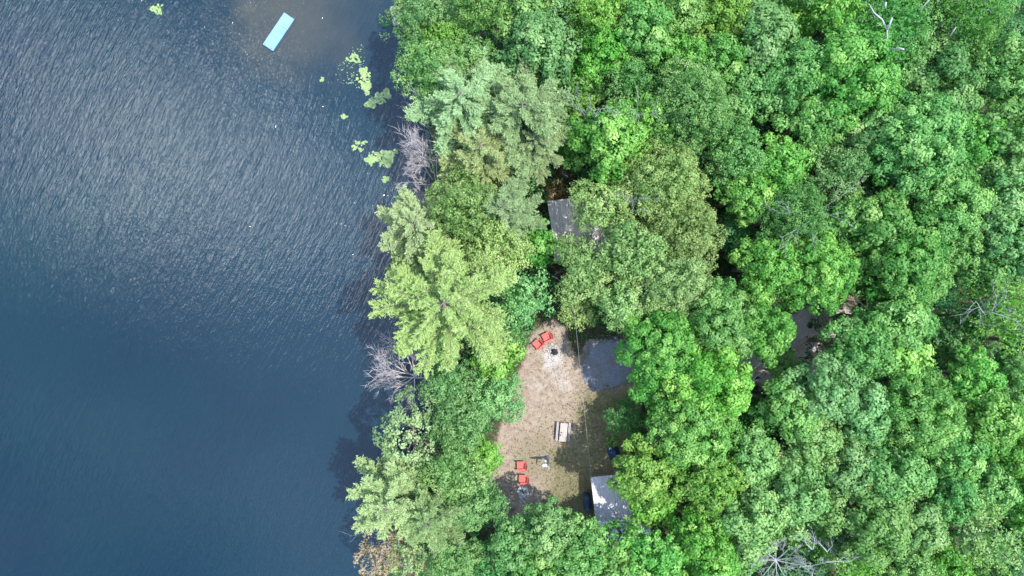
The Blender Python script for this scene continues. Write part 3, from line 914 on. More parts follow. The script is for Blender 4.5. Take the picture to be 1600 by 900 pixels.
dead_tree('dead_tree', 'bare twigs at the upper rim of the gravel road gap', (1330, 470), [
    ((1335, 476, 5), (1308, 460, 8)), ((1335, 476, 5), (1300, 474, 8)), ((1330, 474, 6), (1345, 460, 8))], M_dead, 35, 0.06, depth=2, kids=3)
dead_tree('dead_tree', 'long grey trunk slanting into the thin yellowish tree at the right edge', (1440, 530), [
    ((1480, 520, 5), (1540, 492, 10)), ((1535, 494, 9.5), (1570, 478, 12.5)), ((1540, 492, 10), (1520, 470, 12.5)), ((1550, 488, 11), (1590, 500, 12)), ((1550, 486, 11), (1560, 455, 12.5))], M_deadblue, 36, 0.09, depth=2, kids=3)
dead_tree('dead_tree', 'bare branch between the two coarse bright trees right of the clearing', (1140, 600), [
    ((1150, 598, 6), (1185, 594, 8)), ((1150, 598, 6), (1170, 585, 8))], M_dead, 37, 0.06, depth=1, kids=4)
dead_tree('dead_tree', 'bare twigs poking out over the water from the lowest sage pine', (585, 770), [
    ((580, 772, 3), (550, 762, 4)), ((580, 772, 3), (558, 758, 4))], M_dead, 38, 0.05, depth=1, kids=3)
dead_tree('dead_tree', 'pale driftwood branch lying over the water above the rust-coloured tree', (592, 832), [
    ((582, 829, 1.5), (547, 838, 2)), ((582, 829, 1.5), (560, 822, 2))], M_dead, 42, 0.05, depth=1, kids=3)
dead_tree('dead_tree', 'violet-grey bare twigs beside the rust-coloured tree', (635, 880), [
    ((628, 885, 4), (600, 845, 7)), ((628, 885, 4), (640, 842, 7)), ((628, 885, 4), (655, 862, 7)), ((622, 885, 4), (592, 880, 7)), ((630, 885, 4), (620, 855, 7)), ((630, 885, 4), (590, 860, 5))], M_dead, 39, 0.08, depth=2, kids=4)
dead_tree('dead_tree', 'grey bare twigs reaching over the lake above the large dead tree', (668, 175), [
    ((660, 178, 3), (636, 168, 4)), ((660, 185, 3), (634, 190, 4)), ((662, 180, 3), (635, 160, 5))], M_dead, 40, 0.06, depth=2, kids=4)
dead_tree('dead_tree', 'bare white twigs in the upper sage oak over the cabin', (985, 305), [
    ((985, 318, 10), (978, 300, 13)), ((985, 320, 10), (1000, 335, 13)), ((985, 318, 10), (1010, 310, 13))], M_deadblue, 41, 0.05, depth=2, kids=3)

# white limbs of the birch near the top right, and of its neighbour
def limb_part(key, lines, material, rads, lift=1.8):
    e = TREE_AT[key]
    mb = MB()
    inv = (Matrix.LocRotScale(e.location, e.rotation_euler, e.scale)).inverted()
    for ln in lines:
        mb.tube([inv @ P(q[0], q[1], q[2] + lift) for q in ln], rads[:len(ln)], 6)
    mb.build('limb', material, e, True)
limb_part((1392, 48), [[(1383, 74, 9.5), (1386, 58, 11), (1386, 46, 12), (1378, 30, 12.6), (1366, 20, 12.8), (1358, 6, 13)],
                       [(1386, 46, 12), (1390, 38, 12.6), (1394, 28, 13)],
                       [(1392, 78, 11), (1404, 75, 12), (1412, 77, 12.4)], [(1384, 4, 13), (1383, 12, 12.6)]], M_birch, [0.07, 0.065, 0.06, 0.05, 0.04, 0.02], 2.8)
limb_part((1505, 40), [[(1438, 16, 11.5), (1446, 6, 12), (1456, -4, 12.4)], [(1484, 56, 11.5), (1490, 48, 12.4), (1494, 42, 12.6)]], M_birch, [0.055, 0.045, 0.03], 2.8)
limb_part((702, 472), [[(700, 465, 14), (692, 460, 14.6), (684, 456, 14.4)], [(700, 465, 14), (712, 466, 14.8), (745, 474, 13.6)], [(699, 466, 14.2), (698, 478, 14.4)], [(700, 465, 14.2), (706, 456, 14.6)]], M_bark, [0.07, 0.05, 0.03], 0.6)

# ------------------------------------------------------------------ terrain
SHORE = [(-200, 600), (0, 618), (25, 622), (60, 640), (150, 655), (260, 668), (330, 672), (400, 668), (450, 664), (520, 668), (560, 672), (610, 676), (660, 668), (700, 655), (750, 640), (800, 622), (840, 606), (870, 592), (900, 580), (1100, 540)]
sy = np.array([(450 - a) / PPM for a, b in SHORE])[::-1]
sx = np.array([(b - 800) / PPM for a, b in SHORE])[::-1]
def shore_x(y):
    return np.interp(y, sy, sx) + 0.35 * np.sin(y * 0.9) + 0.2 * np.sin(y * 2.3 + 1)

def inpoly(x, y, poly):
    c = np.zeros(x.shape, bool)
    n = len(poly)
    for i in range(n):
        x1, y1 = poly[i]; x2, y2 = poly[(i + 1) % n]
        cond = ((y1 > y) != (y2 > y)) & (x < (x2 - x1) * (y - y1) / (y2 - y1 + 1e-9) + x1)
        c ^= cond
    return c
def px2(poly): return [((a - 800) / PPM, (450 - b) / PPM) for a, b in poly]
def sdf(x, y, poly):
    """signed distance in metres, positive inside"""
    d = np.full(x.shape, 1e9)
    n = len(poly)
    for i in range(n):
        x1, y1 = poly[i]; x2, y2 = poly[(i + 1) % n]
        dx, dy = x2 - x1, y2 - y1
        t = np.clip(((x - x1) * dx + (y - y1) * dy) / (dx * dx + dy * dy), 0, 1)
        d = np.minimum(d, np.hypot(x - x1 - t * dx, y - y1 - t * dy))
    return np.where(inpoly(x, y, poly), d, -d)

CLEAR = px2([(862, 498), (900, 505), (930, 520), (985, 522), (1010, 560), (1000, 640), (975, 700), (960, 760), (945, 860), (860, 850), (780, 830), (765, 770), (765, 720), (790, 640), (800, 600), (820, 560), (832, 520)])
GRASS = px2([(915, 606), (992, 606), (1000, 700), (980, 780), (950, 860), (862, 862), (848, 800), (862, 742), (848, 706), (872, 694), (898, 688), (900, 640)])
LITTER = px2([(878, 498), (985, 500), (990, 532), (918, 530), (905, 560), (892, 545), (885, 520)])
xsf = np.concatenate([np.array([-700, -300, -120, -60, -30]), np.arange(-16, 56, 0.4), np.array([60, 70, 90, 140, 300, 700])])
ysf = np.concatenate([np.array([-700, -300, -120, -60, -40]), np.arange(-32, 32.1, 0.4), np.array([40, 60, 120, 300, 700])])
X, Y = np.meshgrid(xsf, ysf)
d = X - shore_x(Y)
gr = np.random.default_rng(3)
cl = sdf(X, Y, CLEAR)
Z = np.where(d > 0, np.minimum(0, -0.45 + 0.45 * d / 1.6), -0.45 + np.maximum(d, -8) * 0.3)
inner = (X > -16) & (X < 56) & (np.abs(Y) < 32)
Z += np.where(inner & (d > 1.5) & (cl < -1), gr.normal(size=X.shape) * 0.06, 0)
Z += np.where((d > 0), 0.03 * np.sin(X * 0.7) * np.cos(Y * 0.6), 0)
mask = np.zeros(X.shape + (4,), np.float32); mask[..., 3] = 1
lit = sdf(X, Y, LITTER)
mask[..., 0] = np.clip(0.5 + cl * 0.5, 0, 1) * np.clip(0.5 - lit * 0.8, 0, 1)
# worn openings elsewhere in the forest: footpath, cabin yard, yard behind the shed
for (a, b, r) in ((1118, 400, 24), (1135, 440, 22), (1120, 380, 18), (880, 268, 26), (862, 300, 22), (840, 300, 16), (1440, 590, 30), (1330, 470, 26), (1040, 800, 26), (1180, 858, 16), (872, 425, 20), (1150, 690, 16), (680, 850, 18), (800, 610, 20), (590, 20, 8), (1180, 480, 30)):
    q = P(a, b); mask[..., 0] = np.maximum(mask[..., 0], np.clip(1.0 - np.hypot(X - q.x, Y - q.y) / (r / 16), 0, 1) * 0.62)
mask[..., 1] = np.clip(0.45 + sdf(X, Y, GRASS) * 0.22, 0.22, 0.58) * (cl > -1.5)
gp = sdf(X, Y, px2([(800, 690), (860, 660), (868, 760), (812, 745)]))
mask[..., 1] = np.maximum(mask[..., 1], np.clip(0.34 + gp * 0.15, 0, 0.46) * (cl > -0.5))
for (a, b, r, amt) in ((864, 556, 20, 1.0), (872, 585, 30, 0.42), (852, 718, 10, 0.6), (857, 570, 12, 0.8), (838, 600, 18, 0.45), (925, 780, 14, 0.45), (880, 600, 20, 0.5)):
    q = P(a, b); mask[..., 2] = np.maximum(mask[..., 2], np.clip(1.25 - np.hypot(X - q.x, Y - q.y) / (r / 16), 0, 1) * amt)
ny, nx = X.shape
me = bpy.data.meshes.new('ground')
idx = np.arange(nx * ny).reshape(ny, nx)
faces = np.stack([idx[:-1, :-1], idx[:-1, 1:], idx[1:, 1:], idx[1:, :-1]], -1).reshape(-1, 4)
me.from_pydata(np.stack([X, Y, Z], -1).reshape(-1, 3).tolist(), [], faces.tolist())
ca = me.color_attributes.new('mask', 'FLOAT_COLOR', 'POINT')
ca.data.foreach_set('color', mask.reshape(-1))
me.polygons.foreach_set('use_smooth', [True] * len(me.polygons))
me.materials.append(M_ground)
tag(link('ground', me), kind='structure')

def sheet(name, poly, z, material, edge=1.1):
    """flat sheet of loose gravel on the ground; it thins out and lets the soil through at its rim"""
    xs_ = [p[0] for p in poly]; ys_ = [p[1] for p in poly]
    gx = np.arange(min(xs_) - 1.2, max(xs_) + 1.2, 0.22); gy = np.arange(min(ys_) - 1.2, max(ys_) + 1.2, 0.22)
    GX, GY = np.meshgrid(gx, gy)
    D_ = sdf(GX, GY, poly)
    A_ = np.clip(0.5 + D_ / (2 * edge), 0, 1)
    ok = A_ > 0.02
    ii = np.arange(GX.size).reshape(GX.shape)
    f = np.stack([ii[:-1, :-1], ii[:-1, 1:], ii[1:, 1:], ii[1:, :-1]], -1)[(ok[:-1, :-1] & ok[:-1, 1:] & ok[1:, 1:] & ok[1:, :-1])]
    used = np.unique(f); remap = np.full(GX.size, -1); remap[used] = np.arange(len(used))
    v = np.stack([GX.reshape(-1), GY.reshape(-1), np.full(GX.size, z)], 1)[used]
    m = bpy.data.meshes.new(name)
    m.from_pydata(v.tolist(), [], remap[f].tolist())
    at = m.attributes.new('cover', 'FLOAT', 'POINT')
    at.data.foreach_set('value', A_.reshape(-1)[used].astype(np.float32))
    m.materials.append(material)
    return tag(link(name, m), kind='structure')
sheet('gravel_pad', px2([(922, 532), (985, 528), (1060, 545), (1060, 600), (985, 600), (960, 606), (925, 608), (908, 588), (912, 560)]), 0.05, M_gravel_shaded)
sheet('gravel_road', px2([(1068, 550), (1150, 556), (1232, 490), (1262, 474), (1325, 482), (1345, 492), (1345, 512), (1335, 524), (1300, 585), (1230, 600), (1140, 612), (1068, 604)]), 0.056, M_track_sunlit)

# lake
wm = MB()
wv = [(-700, -700), (-2, -700), (-2, 700), (-700, 700)]
wm.add([(x, y, -0.35) for x, y in wv], [(0, 1, 2, 3)])
tag(wm.build('water', M_water), kind='structure')

# ------------------------------------------------------------------ undergrowth, litter and thin grass
rng = np.random.default_rng(77)
cand = np.stack([rng.uniform(-12, 54, 8200), rng.uniform(-31, 31, 8200)], 1)
x, y = cand[:, 0], cand[:, 1]
keep = (x - shore_x(y) > 0.6)
for poly, mrg in ((CLEAR, 0.4), (px2([(922, 532), (1060, 545), (1060, 600), (925, 608)]), 0.2),
                  (px2([(1062, 550), (1150, 556), (1232, 490), (1262, 474), (1325, 482), (1345, 492), (1345, 512), (1335, 524), (1300, 585), (1230, 600), (1140, 612), (1062, 604)]), 0.0),
                  (px2([(850, 300), (965, 300), (965, 405), (860, 410)]), 0.3), (px2([(918, 745), (1005, 745), (1010, 885), (930, 885)]), 0.3)):
    keep &= sdf(x, y, poly) < -mrg
for (a, b, r) in ((1118, 400, 26), (1135, 440, 22), (880, 268, 22), (862, 300, 20), (1440, 590, 22), (1330, 470, 22), (1045, 800, 24), (1180, 862, 14), (872, 425, 16)):
    q = P(a, b); keep &= np.hypot(x - q.x, y - q.y) > r / 16
cand = cand[keep][:3600]
zz = np.abs(rng.normal(size=len(cand))) * 0.9 + 0.25
zz = np.minimum(zz, 3.2)
pc = np.concatenate([cand, zz[:, None]], 1)
pn = np.tile(np.array([0, 0, 1.0]), (len(pc), 1))
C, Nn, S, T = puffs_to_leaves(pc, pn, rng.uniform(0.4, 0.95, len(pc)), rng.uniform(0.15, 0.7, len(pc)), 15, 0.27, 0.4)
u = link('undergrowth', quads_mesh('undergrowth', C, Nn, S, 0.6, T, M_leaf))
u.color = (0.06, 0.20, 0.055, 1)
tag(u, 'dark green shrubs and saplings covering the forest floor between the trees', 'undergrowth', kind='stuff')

n = 26000
bx = np.stack([rng.uniform(-3, 12, n), rng.uniform(-25, -2.5, n)], 1)
bx = bx[sdf(bx[:, 0], bx[:, 1], CLEAR) > -0.8]
wg = np.clip(0.42 + sdf(bx[:, 0], bx[:, 1], GRASS) * 0.35, 0.10, 0.9)
bx = bx[rng.random(len(bx)) < wg]
C = np.concatenate([bx, rng.uniform(0.02, 0.07, (len(bx), 1))], 1)
g = link('grass', quads_mesh('grass', C, rng.normal(size=C.shape) + [0, 0, 0.7], rng.uniform(0.10, 0.26, len(C)), 0.35, rng.uniform(0, 1, len(C)), M_leaf))
g.color = (0.16, 0.18, 0.075, 1)
tag(g, 'thin dry grass on the trodden clearing', 'grass', kind='stuff')

# fallen leaves and twigs scattered over the soil
n = 5000
bx = np.stack([rng.uniform(-3, 14, n), rng.uniform(-25, -2.5, n)], 1)
bx = bx[sdf(bx[:, 0], bx[:, 1], CLEAR) > -1.5]
C = np.concatenate([bx, rng.uniform(0.03, 0.06, (len(bx), 1))], 1)
g = link('leaf_litter', quads_mesh('leaf_litter', C, rng.normal(size=C.shape) * 0.4 + [0, 0, 1], rng.uniform(0.07, 0.20, len(C)), 0.5, rng.uniform(0.0, 1.0, len(C)), M_leaf))
g.color = (0.24, 0.17, 0.10, 1)
tag(g, 'dry fallen leaves and twigs scattered on the clearing', 'leaf litter', kind='stuff')

def shrub(px, py, r, col, label, name='shrub', h=1.4, puff=0.35, style_n=34):
    """low leafy bush: stem + foliage"""
    q = P(px, py, h * 0.6); q.z = -0.3
    e = empty(name, q, 0, label, 'shrub', 'shrubs at the shore and around the clearing')
    Rw = r / 16
    k = max(8, int(16 * Rw * Rw))
    dd_ = sphere_pts(k, 0.0)
    pc = dd_ * np.array([Rw, Rw, h * 0.8]) * rng.uniform(0.5, 0.95, (k, 1)) + np.array([0, 0, h * 0.3])
    C, Nn, S, T = puffs_to_leaves(pc, dd_, rng.uniform(0.7, 1.2, k) * puff, rng.uniform(0.2, 0.8, k), style_n, 0.17, 0.5)
    f = link('foliage', quads_mesh('foliage', C, Nn, S, 0.6, T, M_leaf), e)
    f.color = (*col, 1)
    mb = MB()
    for i in range(6):
        a = rng.uniform(0, 6.28)
        mb.tube([(0, 0, 0), (0.4 * Rw * math.cos(a), 0.4 * Rw * math.sin(a), h * 0.5), (0.7 * Rw * math.cos(a), 0.7 * Rw * math.sin(a), h * 0.9)], [0.03, 0.022, 0.01], 4, False)
    mb.build('stem', M_bark, e, True)
    return e
shrub(605, 24, 13, K['deep'], 'small dark green shrub beside the boulders at the top of the shore')
shrub(640, 42, 22, (0.06, 0.11, 0.03), 'dark olive shrub at the water behind the shore boulders')
shrub(627, 8, 16, K['green'], 'green shrub above the shore boulders at the top edge')
shrub(868, 298, 20, (0.42, 0.31, 0.13), 'orange-yellow bracken patch at the upper left corner of the cabin roof', h=0.9)
shrub(850, 294, 14, (0.42, 0.33, 0.10), 'small yellow bracken tuft left of the orange one above the cabin', h=0.8)
shrub(886, 262, 14, (0.13, 0.10, 0.04), 'brownish shaded shrub in the gap under the lime yellow tree', h=0.9)
shrub(968, 645, 20, K['deep'], 'dark shrub on the right rim of the clearing level with the picnic table')
shrub(955, 690, 12, K['bright'], 'small bright shrub beside the blue tarp')
shrub(765, 735, 14, K['yellow'], 'lime shrub on the left rim of the clearing beside the lower red chairs')
shrub(770, 770, 12, K['bright'], 'narrow bright shrub on the left rim near the stone ring')
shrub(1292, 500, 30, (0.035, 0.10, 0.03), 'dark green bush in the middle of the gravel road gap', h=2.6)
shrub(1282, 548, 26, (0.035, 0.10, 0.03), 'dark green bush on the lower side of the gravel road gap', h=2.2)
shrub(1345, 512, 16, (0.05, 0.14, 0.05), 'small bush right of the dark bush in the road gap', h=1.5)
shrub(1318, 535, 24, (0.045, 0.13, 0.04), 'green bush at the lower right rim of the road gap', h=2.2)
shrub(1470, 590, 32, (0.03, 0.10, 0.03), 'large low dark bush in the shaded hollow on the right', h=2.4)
shrub(800, 590, 13, K['yellow'], 'yellowish shrub at the left rim just below the upper red chairs')
shrub(690, 575, 15, K['sea'], 'blue-green shrub between the star-shaped pine and the leafless tree')

# ------------------------------------------------------------------ things in the clearing
def chair(loc, yaw, label):
    """Adirondack chair, local +X is where the sitter looks"""
    e = empty('garden_chair', loc, yaw, label, 'garden chair', 'red wooden garden chairs')
    m = MB()
    for i in range(5):                                           # sloping seat boards
        x = 0.38 - i * 0.115
        m.box((x, 0, 0.37 - i * 0.035), (0.105, 0.56, 0.025), Matrix.Rotation(math.radians(-17), 3, 'Y'))
    m.build('seat', M_red, e)
    b = MB()
    for i in range(5):                                           # fan back with a rounded top
        y = (i - 2) * 0.128
        L = 0.86 - abs(i - 2) ** 1.6 * 0.085
        rot = Matrix.Rotation(math.radians(-24), 3, 'Y') @ Matrix.Rotation(math.radians(-(i - 2) * 3.2), 3, 'X')
        c = Vector((-0.20, y, 0.24)) + rot @ Vector((0, 0, L / 2))
        b.box(c, (0.024, 0.118, L), rot)
    b.box((-0.33, 0, 0.60), (0.03, 0.66, 0.07))
    b.build('backrest', M_red, e)
    for s in (-1, 1):
        a = MB(); a.box((0.06, s * 0.365, 0.575), (0.78, 0.15, 0.03), bev=0.008); a.build('armrest', M_red, e)
        f = MB(); f.box((0.36, s * 0.31, 0.28), (0.09, 0.035, 0.56)); f.build('leg', M_red, e)
        r = MB(); r.box((-0.05, s * 0.285, 0.20), (1.0, 0.03, 0.12), Matrix.Rotation(math.radians(-19), 3, 'Y')); r.build('leg', M_red, e)
    e.scale = (1.03, 1.03, 1.0)
    return e
chair(P(855, 526), math.radians(205), 'red garden chair right of the upper pair, nearest the ash-covered fire ring')
chair(P(841.5, 537), math.radians(222), 'red garden chair left of the upper pair, against the green tree')
chair(P(815, 726), math.radians(180), 'red garden chair of the lower pair, farther from the grey stone ring')
chair(P(818, 747), math.radians(176), 'red garden chair of the lower pair, next to the grey stone ring')

def picnic_table():
    e = empty('picnic_table', P(879.5, 673), math.radians(-4.5), 'weathered wooden picnic table with two benches in the middle of the clearing', 'picnic table')
    L = 1.8
    for i in range(5):
        b = MB(); b.box((-0.28 + i * 0.14, 0, 0.745), (0.132, L, 0.038), bev=0.005)
        b.build('board', M_wood, e)
    for s in (-1, 1):
        b = MB()
        for k in (0, 1): b.box((s * (0.52 + k * 0.115), 0, 0.44), (0.105, L, 0.038), bev=0.005)
        b.build('bench', M_woodgrey, e)
        f = MB()
        y = s * 0.62
        f.box((0, y, 0.40), (1.30, 0.04, 0.09))
        f.box((0, y, 0.70), (0.70, 0.04, 0.08))
        f.build('cross_beam', M_wood, e)
        for q in (-1, 1):
            g = MB()
            g.box((q * 0.42, y + 0.042 * s, 0.36), (0.09, 0.04, 0.80), Matrix.Rotation(math.radians(-q * 28), 3, 'Y'))
            g.build('leg', M_wood, e)
    return e
picnic_table()
m = MB()
m.tube([(0, 0, 0), (0, 0, 0.01), (0, 0, 0.11), (0, 0, 0.115)], [0.05, 0.055, 0.06, 0.03], 10)
c_ = m.build('dark_cup', M_black, None, True, loc=P(876.5, 673, 0) + Vector((0, 0, 0.766)))
tag(c_, 'small dark cup standing on the left half of the picnic table', 'cup')
m = MB(); m.tube([(0, 0, 0), (0, 0, 0.006)], [0.11, 0.12], 12)
tag(m.build('plate', M_trim, None, True, loc=P(876, 677) + Vector((0, 0, 0.766))), 'small white plate beside the dark cup on the picnic table', 'plate')

def stone_mesh(seed):
    rg = random.Random(seed)
    vs = []
    for r, z in ((0.62, -0.35), (1.0, 0.0), (0.85, 0.35), (0.4, 0.55)):
        for k in range(6):
            a = math.pi / 3 * k + rg.uniform(-.25, .25)
            q = r * rg.uniform(0.78, 1.15)
            vs.append((q * math.cos(a), q * math.sin(a), z + rg.uniform(-.08, .08)))
    fs = [tuple(range(5, -1, -1)), (18, 19, 20, 21, 22, 23)]
    for i in range(3):
        for k in range(6):
            a, b = i * 6 + k, i * 6 + (k + 1) % 6
            fs.append((a, b, b + 6, a + 6))
    m = MB(); m.add(vs, fs)
    return m.mesh('stone', M_stone)
STONES = [stone_mesh(i) for i in range(6)]

def fire_ring(px, py, r, n, label, seed, loose=0, layers=1, ash=True, size=0.14, logs=5):
    rg = random.Random(seed)
    e = empty('fire_ring', P(px, py), rg.uniform(0, 6), label, 'fire pit', 'stone fire rings')
    for ly in range(layers):
        for k in range(n):
            a = 2 * math.pi * (k + 0.5 * ly) / n + rg.uniform(-.08, .08)
            s = size * rg.uniform(0.75, 1.25)
            o = link('stone', STONES[rg.randrange(6)], e, ((r + rg.uniform(-.05, .05)) * math.cos(a), (r + rg.uniform(-.05, .05)) * math.sin(a), 0.07 + ly * size * 1.0))
            o.scale = (s, s * rg.uniform(.8, 1.1), s * 0.85); o.rotation_euler = (rg.uniform(-.3, .3), rg.uniform(-.3, .3), rg.uniform(0, 6))
    for k in range(loose):
        a = rg.uniform(0, 6.28); q = r * rg.uniform(1.1, 2.0); s = size * rg.uniform(0.5, 1.0)
        o = link('stone', STONES[rg.randrange(6)], e, (q * math.cos(a), q * math.sin(a), 0.05))
        o.scale = (s, s, s * .8); o.rotation_euler = (0, 0, rg.uniform(0, 6))
    if ash:
        m = MB(); pts = []
        nseg = 18
        vs = [(0, 0, 0.12)]
        for ring, z in ((0.5, 0.09), (1.0, 0.04)):
            for k in range(nseg):
                a = 2 * math.pi * k / nseg; q = r * ring * 0.98 * rg.uniform(.9, 1.0)
                vs.append((q * math.cos(a), q * math.sin(a), z + rg.uniform(-.01, .02)))
        fs = [(0, 1 + k, 1 + (k + 1) % nseg) for k in range(nseg)]
        fs += [(1 + k, 1 + nseg + k, 1 + nseg + (k + 1) % nseg, 1 + (k + 1) % nseg) for k in range(nseg)]
        m.add(vs, fs); m.build('ash_bed', M_char if ash == 'dark' else M_ash, e, True)
    for k in range(logs):
        a = rg.uniform(0, 3.14)
        m = MB(); c0 = Vector((rg.uniform(-.12, .12), rg.uniform(-.12, .12), 0.14 + k * 0.03)); dd = Vector((math.cos(a), math.sin(a), rg.uniform(-.12, .12))) * r * 0.62
        m.tube([c0 - dd, c0 + dd], [0.045, 0.035], 6); m.build('charred_log', M_char, e, True)
    return e
fire_ring(866, 550, 0.42, 12, 'dark stone fire ring on pale ash below the upper red chairs', 4, loose=14, ash='dark', size=0.11)
fire_ring(817, 767, 0.40, 10, 'grey stone fire ring beside the lower pair of red chairs', 9, loose=8, layers=2, ash=True, size=0.18, logs=2)
# stone slab hearth below the lower ring
rg = random.Random(3)
e = empty('stone_heap', P(817, 778), 0.1, 'heap of grey stones directly below the lower fire ring', 'stone heap')
for k in range(12):
    o = link('stone', STONES[k % 6], e, (rg.uniform(-.3, .3), rg.uniform(-.35, .35), 0.06 + rg.uniform(0, .12)))
    s = rg.uniform(.08, .16); o.scale = (s, s, s * .8); o.rotation_euler = (0, 0, rg.uniform(0, 6))
# pale ash thrown below the upper ring
rg = random.Random(8)
m = MB()
for k in range(90):
    a = rg.uniform(0, 6.28); q = abs(rg.gauss(0, 0.75))
    s = rg.uniform(0.02, 0.08)
    m.box((q * math.cos(a), q * math.sin(a) - 0.45, 0.03), (s, s * rg.uniform(.5, 1.6), s * 0.5), Matrix.Rotation(rg.uniform(0, 3), 3, 'Z'))
o = m.build('ash_scatter', M_ash, None, loc=P(866, 552))
tag(o, 'white ash crumbs scattered round the upper fire ring', 'ash', kind='stuff')

# grey snag with a stub branch, casting a T-shaped shadow
e = empty('tree_stump', P(855, 715), 0, 'tall weathered grey tree stump with one stub branch near the lower red chairs', 'tree stump')
m = MB()
m.tube([(0, 0, -0.1), (0, 0, 0.15), (0.03, -.02, 1.2), (0.0, 0.02, 2.4), (-0.05, 0.02, 3.1), (-0.12, .04, 3.6)], [0.26, 0.19, 0.16, 0.14, 0.10, 0.03], 9)
m.build('trunk', M_deadblue, e, True)
m = MB(); m.tube([(0, 0, 2.1), (0.02, -0.35, 2.35), (0.02, -0.62, 2.45)], [0.09, 0.07, 0.04], 6); m.build('branch', M_deadblue, e, True)
rg = random.Random(5)
e = empty('stone_heap', P(852, 722), 0.1, 'small pile of whitish stones at the foot of the grey tree stump', 'stone heap')
for k in range(11):
    o = link('stone', STONES[k % 6], e, (rg.uniform(-.3, .3), rg.uniform(-.5, .4), 0.06))
    o.material_slots[0].link = 'OBJECT'; o.material_slots[0].material = M_ash
    s = rg.uniform(.09, .19); o.scale = (s, s, s * .8); o.rotation_euler = (0, 0, rg.uniform(0, 6))

# covered barbecue beside the shed
e = empty('covered_barbecue', P(916.5, 781), math.radians(3), 'dark navy covered barbecue standing against the left side of the shed', 'covered barbecue')
m = MB()
prof = [(0.0, 1.0, 1.0), (0.35, 1.0, 1.0), (0.75, 0.97, 0.97), (0.98, 0.9, 0.93), (1.12, 0.72, 0.82), (1.18, 0.42, 0.6)]
nseg = 24
vs = []
for z, sx_, sy_ in prof:
    for k in range(nseg):
        a = 2 * math.pi * k / nseg
        cx_, cy_ = math.cos(a), math.sin(a)
        ex = abs(cx_) ** 0.5 * (1 if cx_ > 0 else -1); ey = abs(cy_) ** 0.5 * (1 if cy_ > 0 else -1)
        wob = 1 + 0.02 * math.sin(7 * a + z * 5)
        vs.append((0.36 * sx_ * ex * wob, 0.80 * sy_ * ey * wob, z + 0.02))
fs = [tuple((len(prof) - 1) * nseg + k for k in range(nseg))]
for i in range(len(prof) - 1):
    for k in range(nseg):
        a, b = i * nseg + k, i * nseg + (k + 1) % nseg
        fs.append((a, b, b + nseg, a + nseg))
m.add(vs, fs); m.build('cover', M_navy, e, True)
m = MB(); m.tube([(-0.30, -0.62, 0.95), (-0.42, -0.62, 1.0), (-0.42, 0.62, 1.0), (-0.30, 0.62, 0.95)], 0.02, 6); m.build('handle', M_black, e, True)
for s in (-1, 1):
    m = MB(); m.tube([(0.2, s * 0.5 - 0.03, 0.09), (0.2, s * 0.5 + 0.03, 0.09)], 0.09, 12); m.build('wheel', M_black, e, True)

# blue tarp heap and a pale ball at the rim of the clearing
m = MB(); n1 = 14
vs = []
rg = random.Random(6)
for i in range(n1):
    for j in range(n1):
        u_, v_ = i / (n1 - 1) * 2 - 1, j / (n1 - 1) * 2 - 1
        z = 0.75 * max(0, 1 - abs(u_) ** 2.4) * max(0, 1 - abs(v_) ** 2.4) + rg.uniform(0, 0.07)
        vs.append((u_ * 0.55 + rg.uniform(-.03, .03), v_ * 0.6 + rg.uniform(-.03, .03), z + 0.02))
fs = [(i * n1 + j, (i + 1) * n1 + j, (i + 1) * n1 + j + 1, i * n1 + j + 1) for i in range(n1 - 1) for j in range(n1 - 1)]
m.add(vs, fs)
o = m.build('tarp_heap', M_tarp, None, False, loc=P(959, 707)); o.rotation_euler.z = 0.3
tag(o, 'crumpled blue tarp over a heap half under the tree at the right of the clearing', 'tarp')
m = MB(); m.add(*(lambda f: ([tuple(p * 0.16) for p in f], []))(fibonacci(4)))
bpy.ops.mesh.primitive_uv_sphere_add(segments=16, ring_count=10, radius=0.17, location=P(953.5, 701) + Vector((0, 0, 0.17)))
o = bpy.context.object; o.name = 'ball'; o.data.materials.append(M_trim)
o.data.polygons.foreach_set('use_smooth', [True] * len(o.data.polygons))
tag(o, 'pale round ball lying next to the blue tarp', 'ball')

# ------------------------------------------------------------------ buildings
def ribbed(mb, x0, x1, A, B, rib=0.23, h=0.035):
    """corrugated sheet between eave line A (y,z) and ridge line B (y,z), x0..x1"""
    n = max(1, int(round((x1 - x0) / rib)))
    prof = []
    for i in range(n):
        xa = x0 + (x1 - x0) * i / n; wd = (x1 - x0) / n
        prof += [(xa, 0), (xa + wd * 0.62, 0), (xa + wd * 0.70, h), (xa + wd * 0.90, h), (xa + wd * 0.97, 0)]
    prof.append((x1, 0))
    vs, fs = [], []
    for (yy, z_) in (A, B):
        for xx, hh in prof: vs.append((xx, yy, z_ + hh))
    k = len(prof)
    for (yy, z_) in (A, B):
        for xx, hh in prof: vs.append((xx, yy, z_ + hh - 0.03))
    for i in range(k - 1):
        fs.append((i, i + 1, k + i + 1, k + i))
        fs.append((2 * k + i + 1, 2 * k + i, 3 * k + i, 3 * k + i + 1))
        fs.append((i + 1, i, 2 * k + i, 2 * k + i + 1)); fs.append((k + i, k + i + 1, 3 * k + i + 1, 3 * k + i))
    mb.add(vs, fs)

# y is measured upward; eave at +y is the edge nearer the top of the picture
def bld(name, label, cat, px, py, yaw, lx, up, down, he, hr, *a, **k):
    # yr=0 at the ridge
    zz_ = hr
    c = P(px, py, zz_); c.z = 0
    e = building(name, label, cat, c, yaw, lx, up, 0.0, -down, he, hr, *a, **k)
    return e
def shed():
    return bld('shed', 'grey-violet ribbed metal roofed shed at the bottom of the clearing', 'shed', 973, 812, math.radians(5.5), 4.9, 4.0, 3.2, 2.1, 2.9, M_roof_shed, M_wall, ov=-0.0, panels=5)
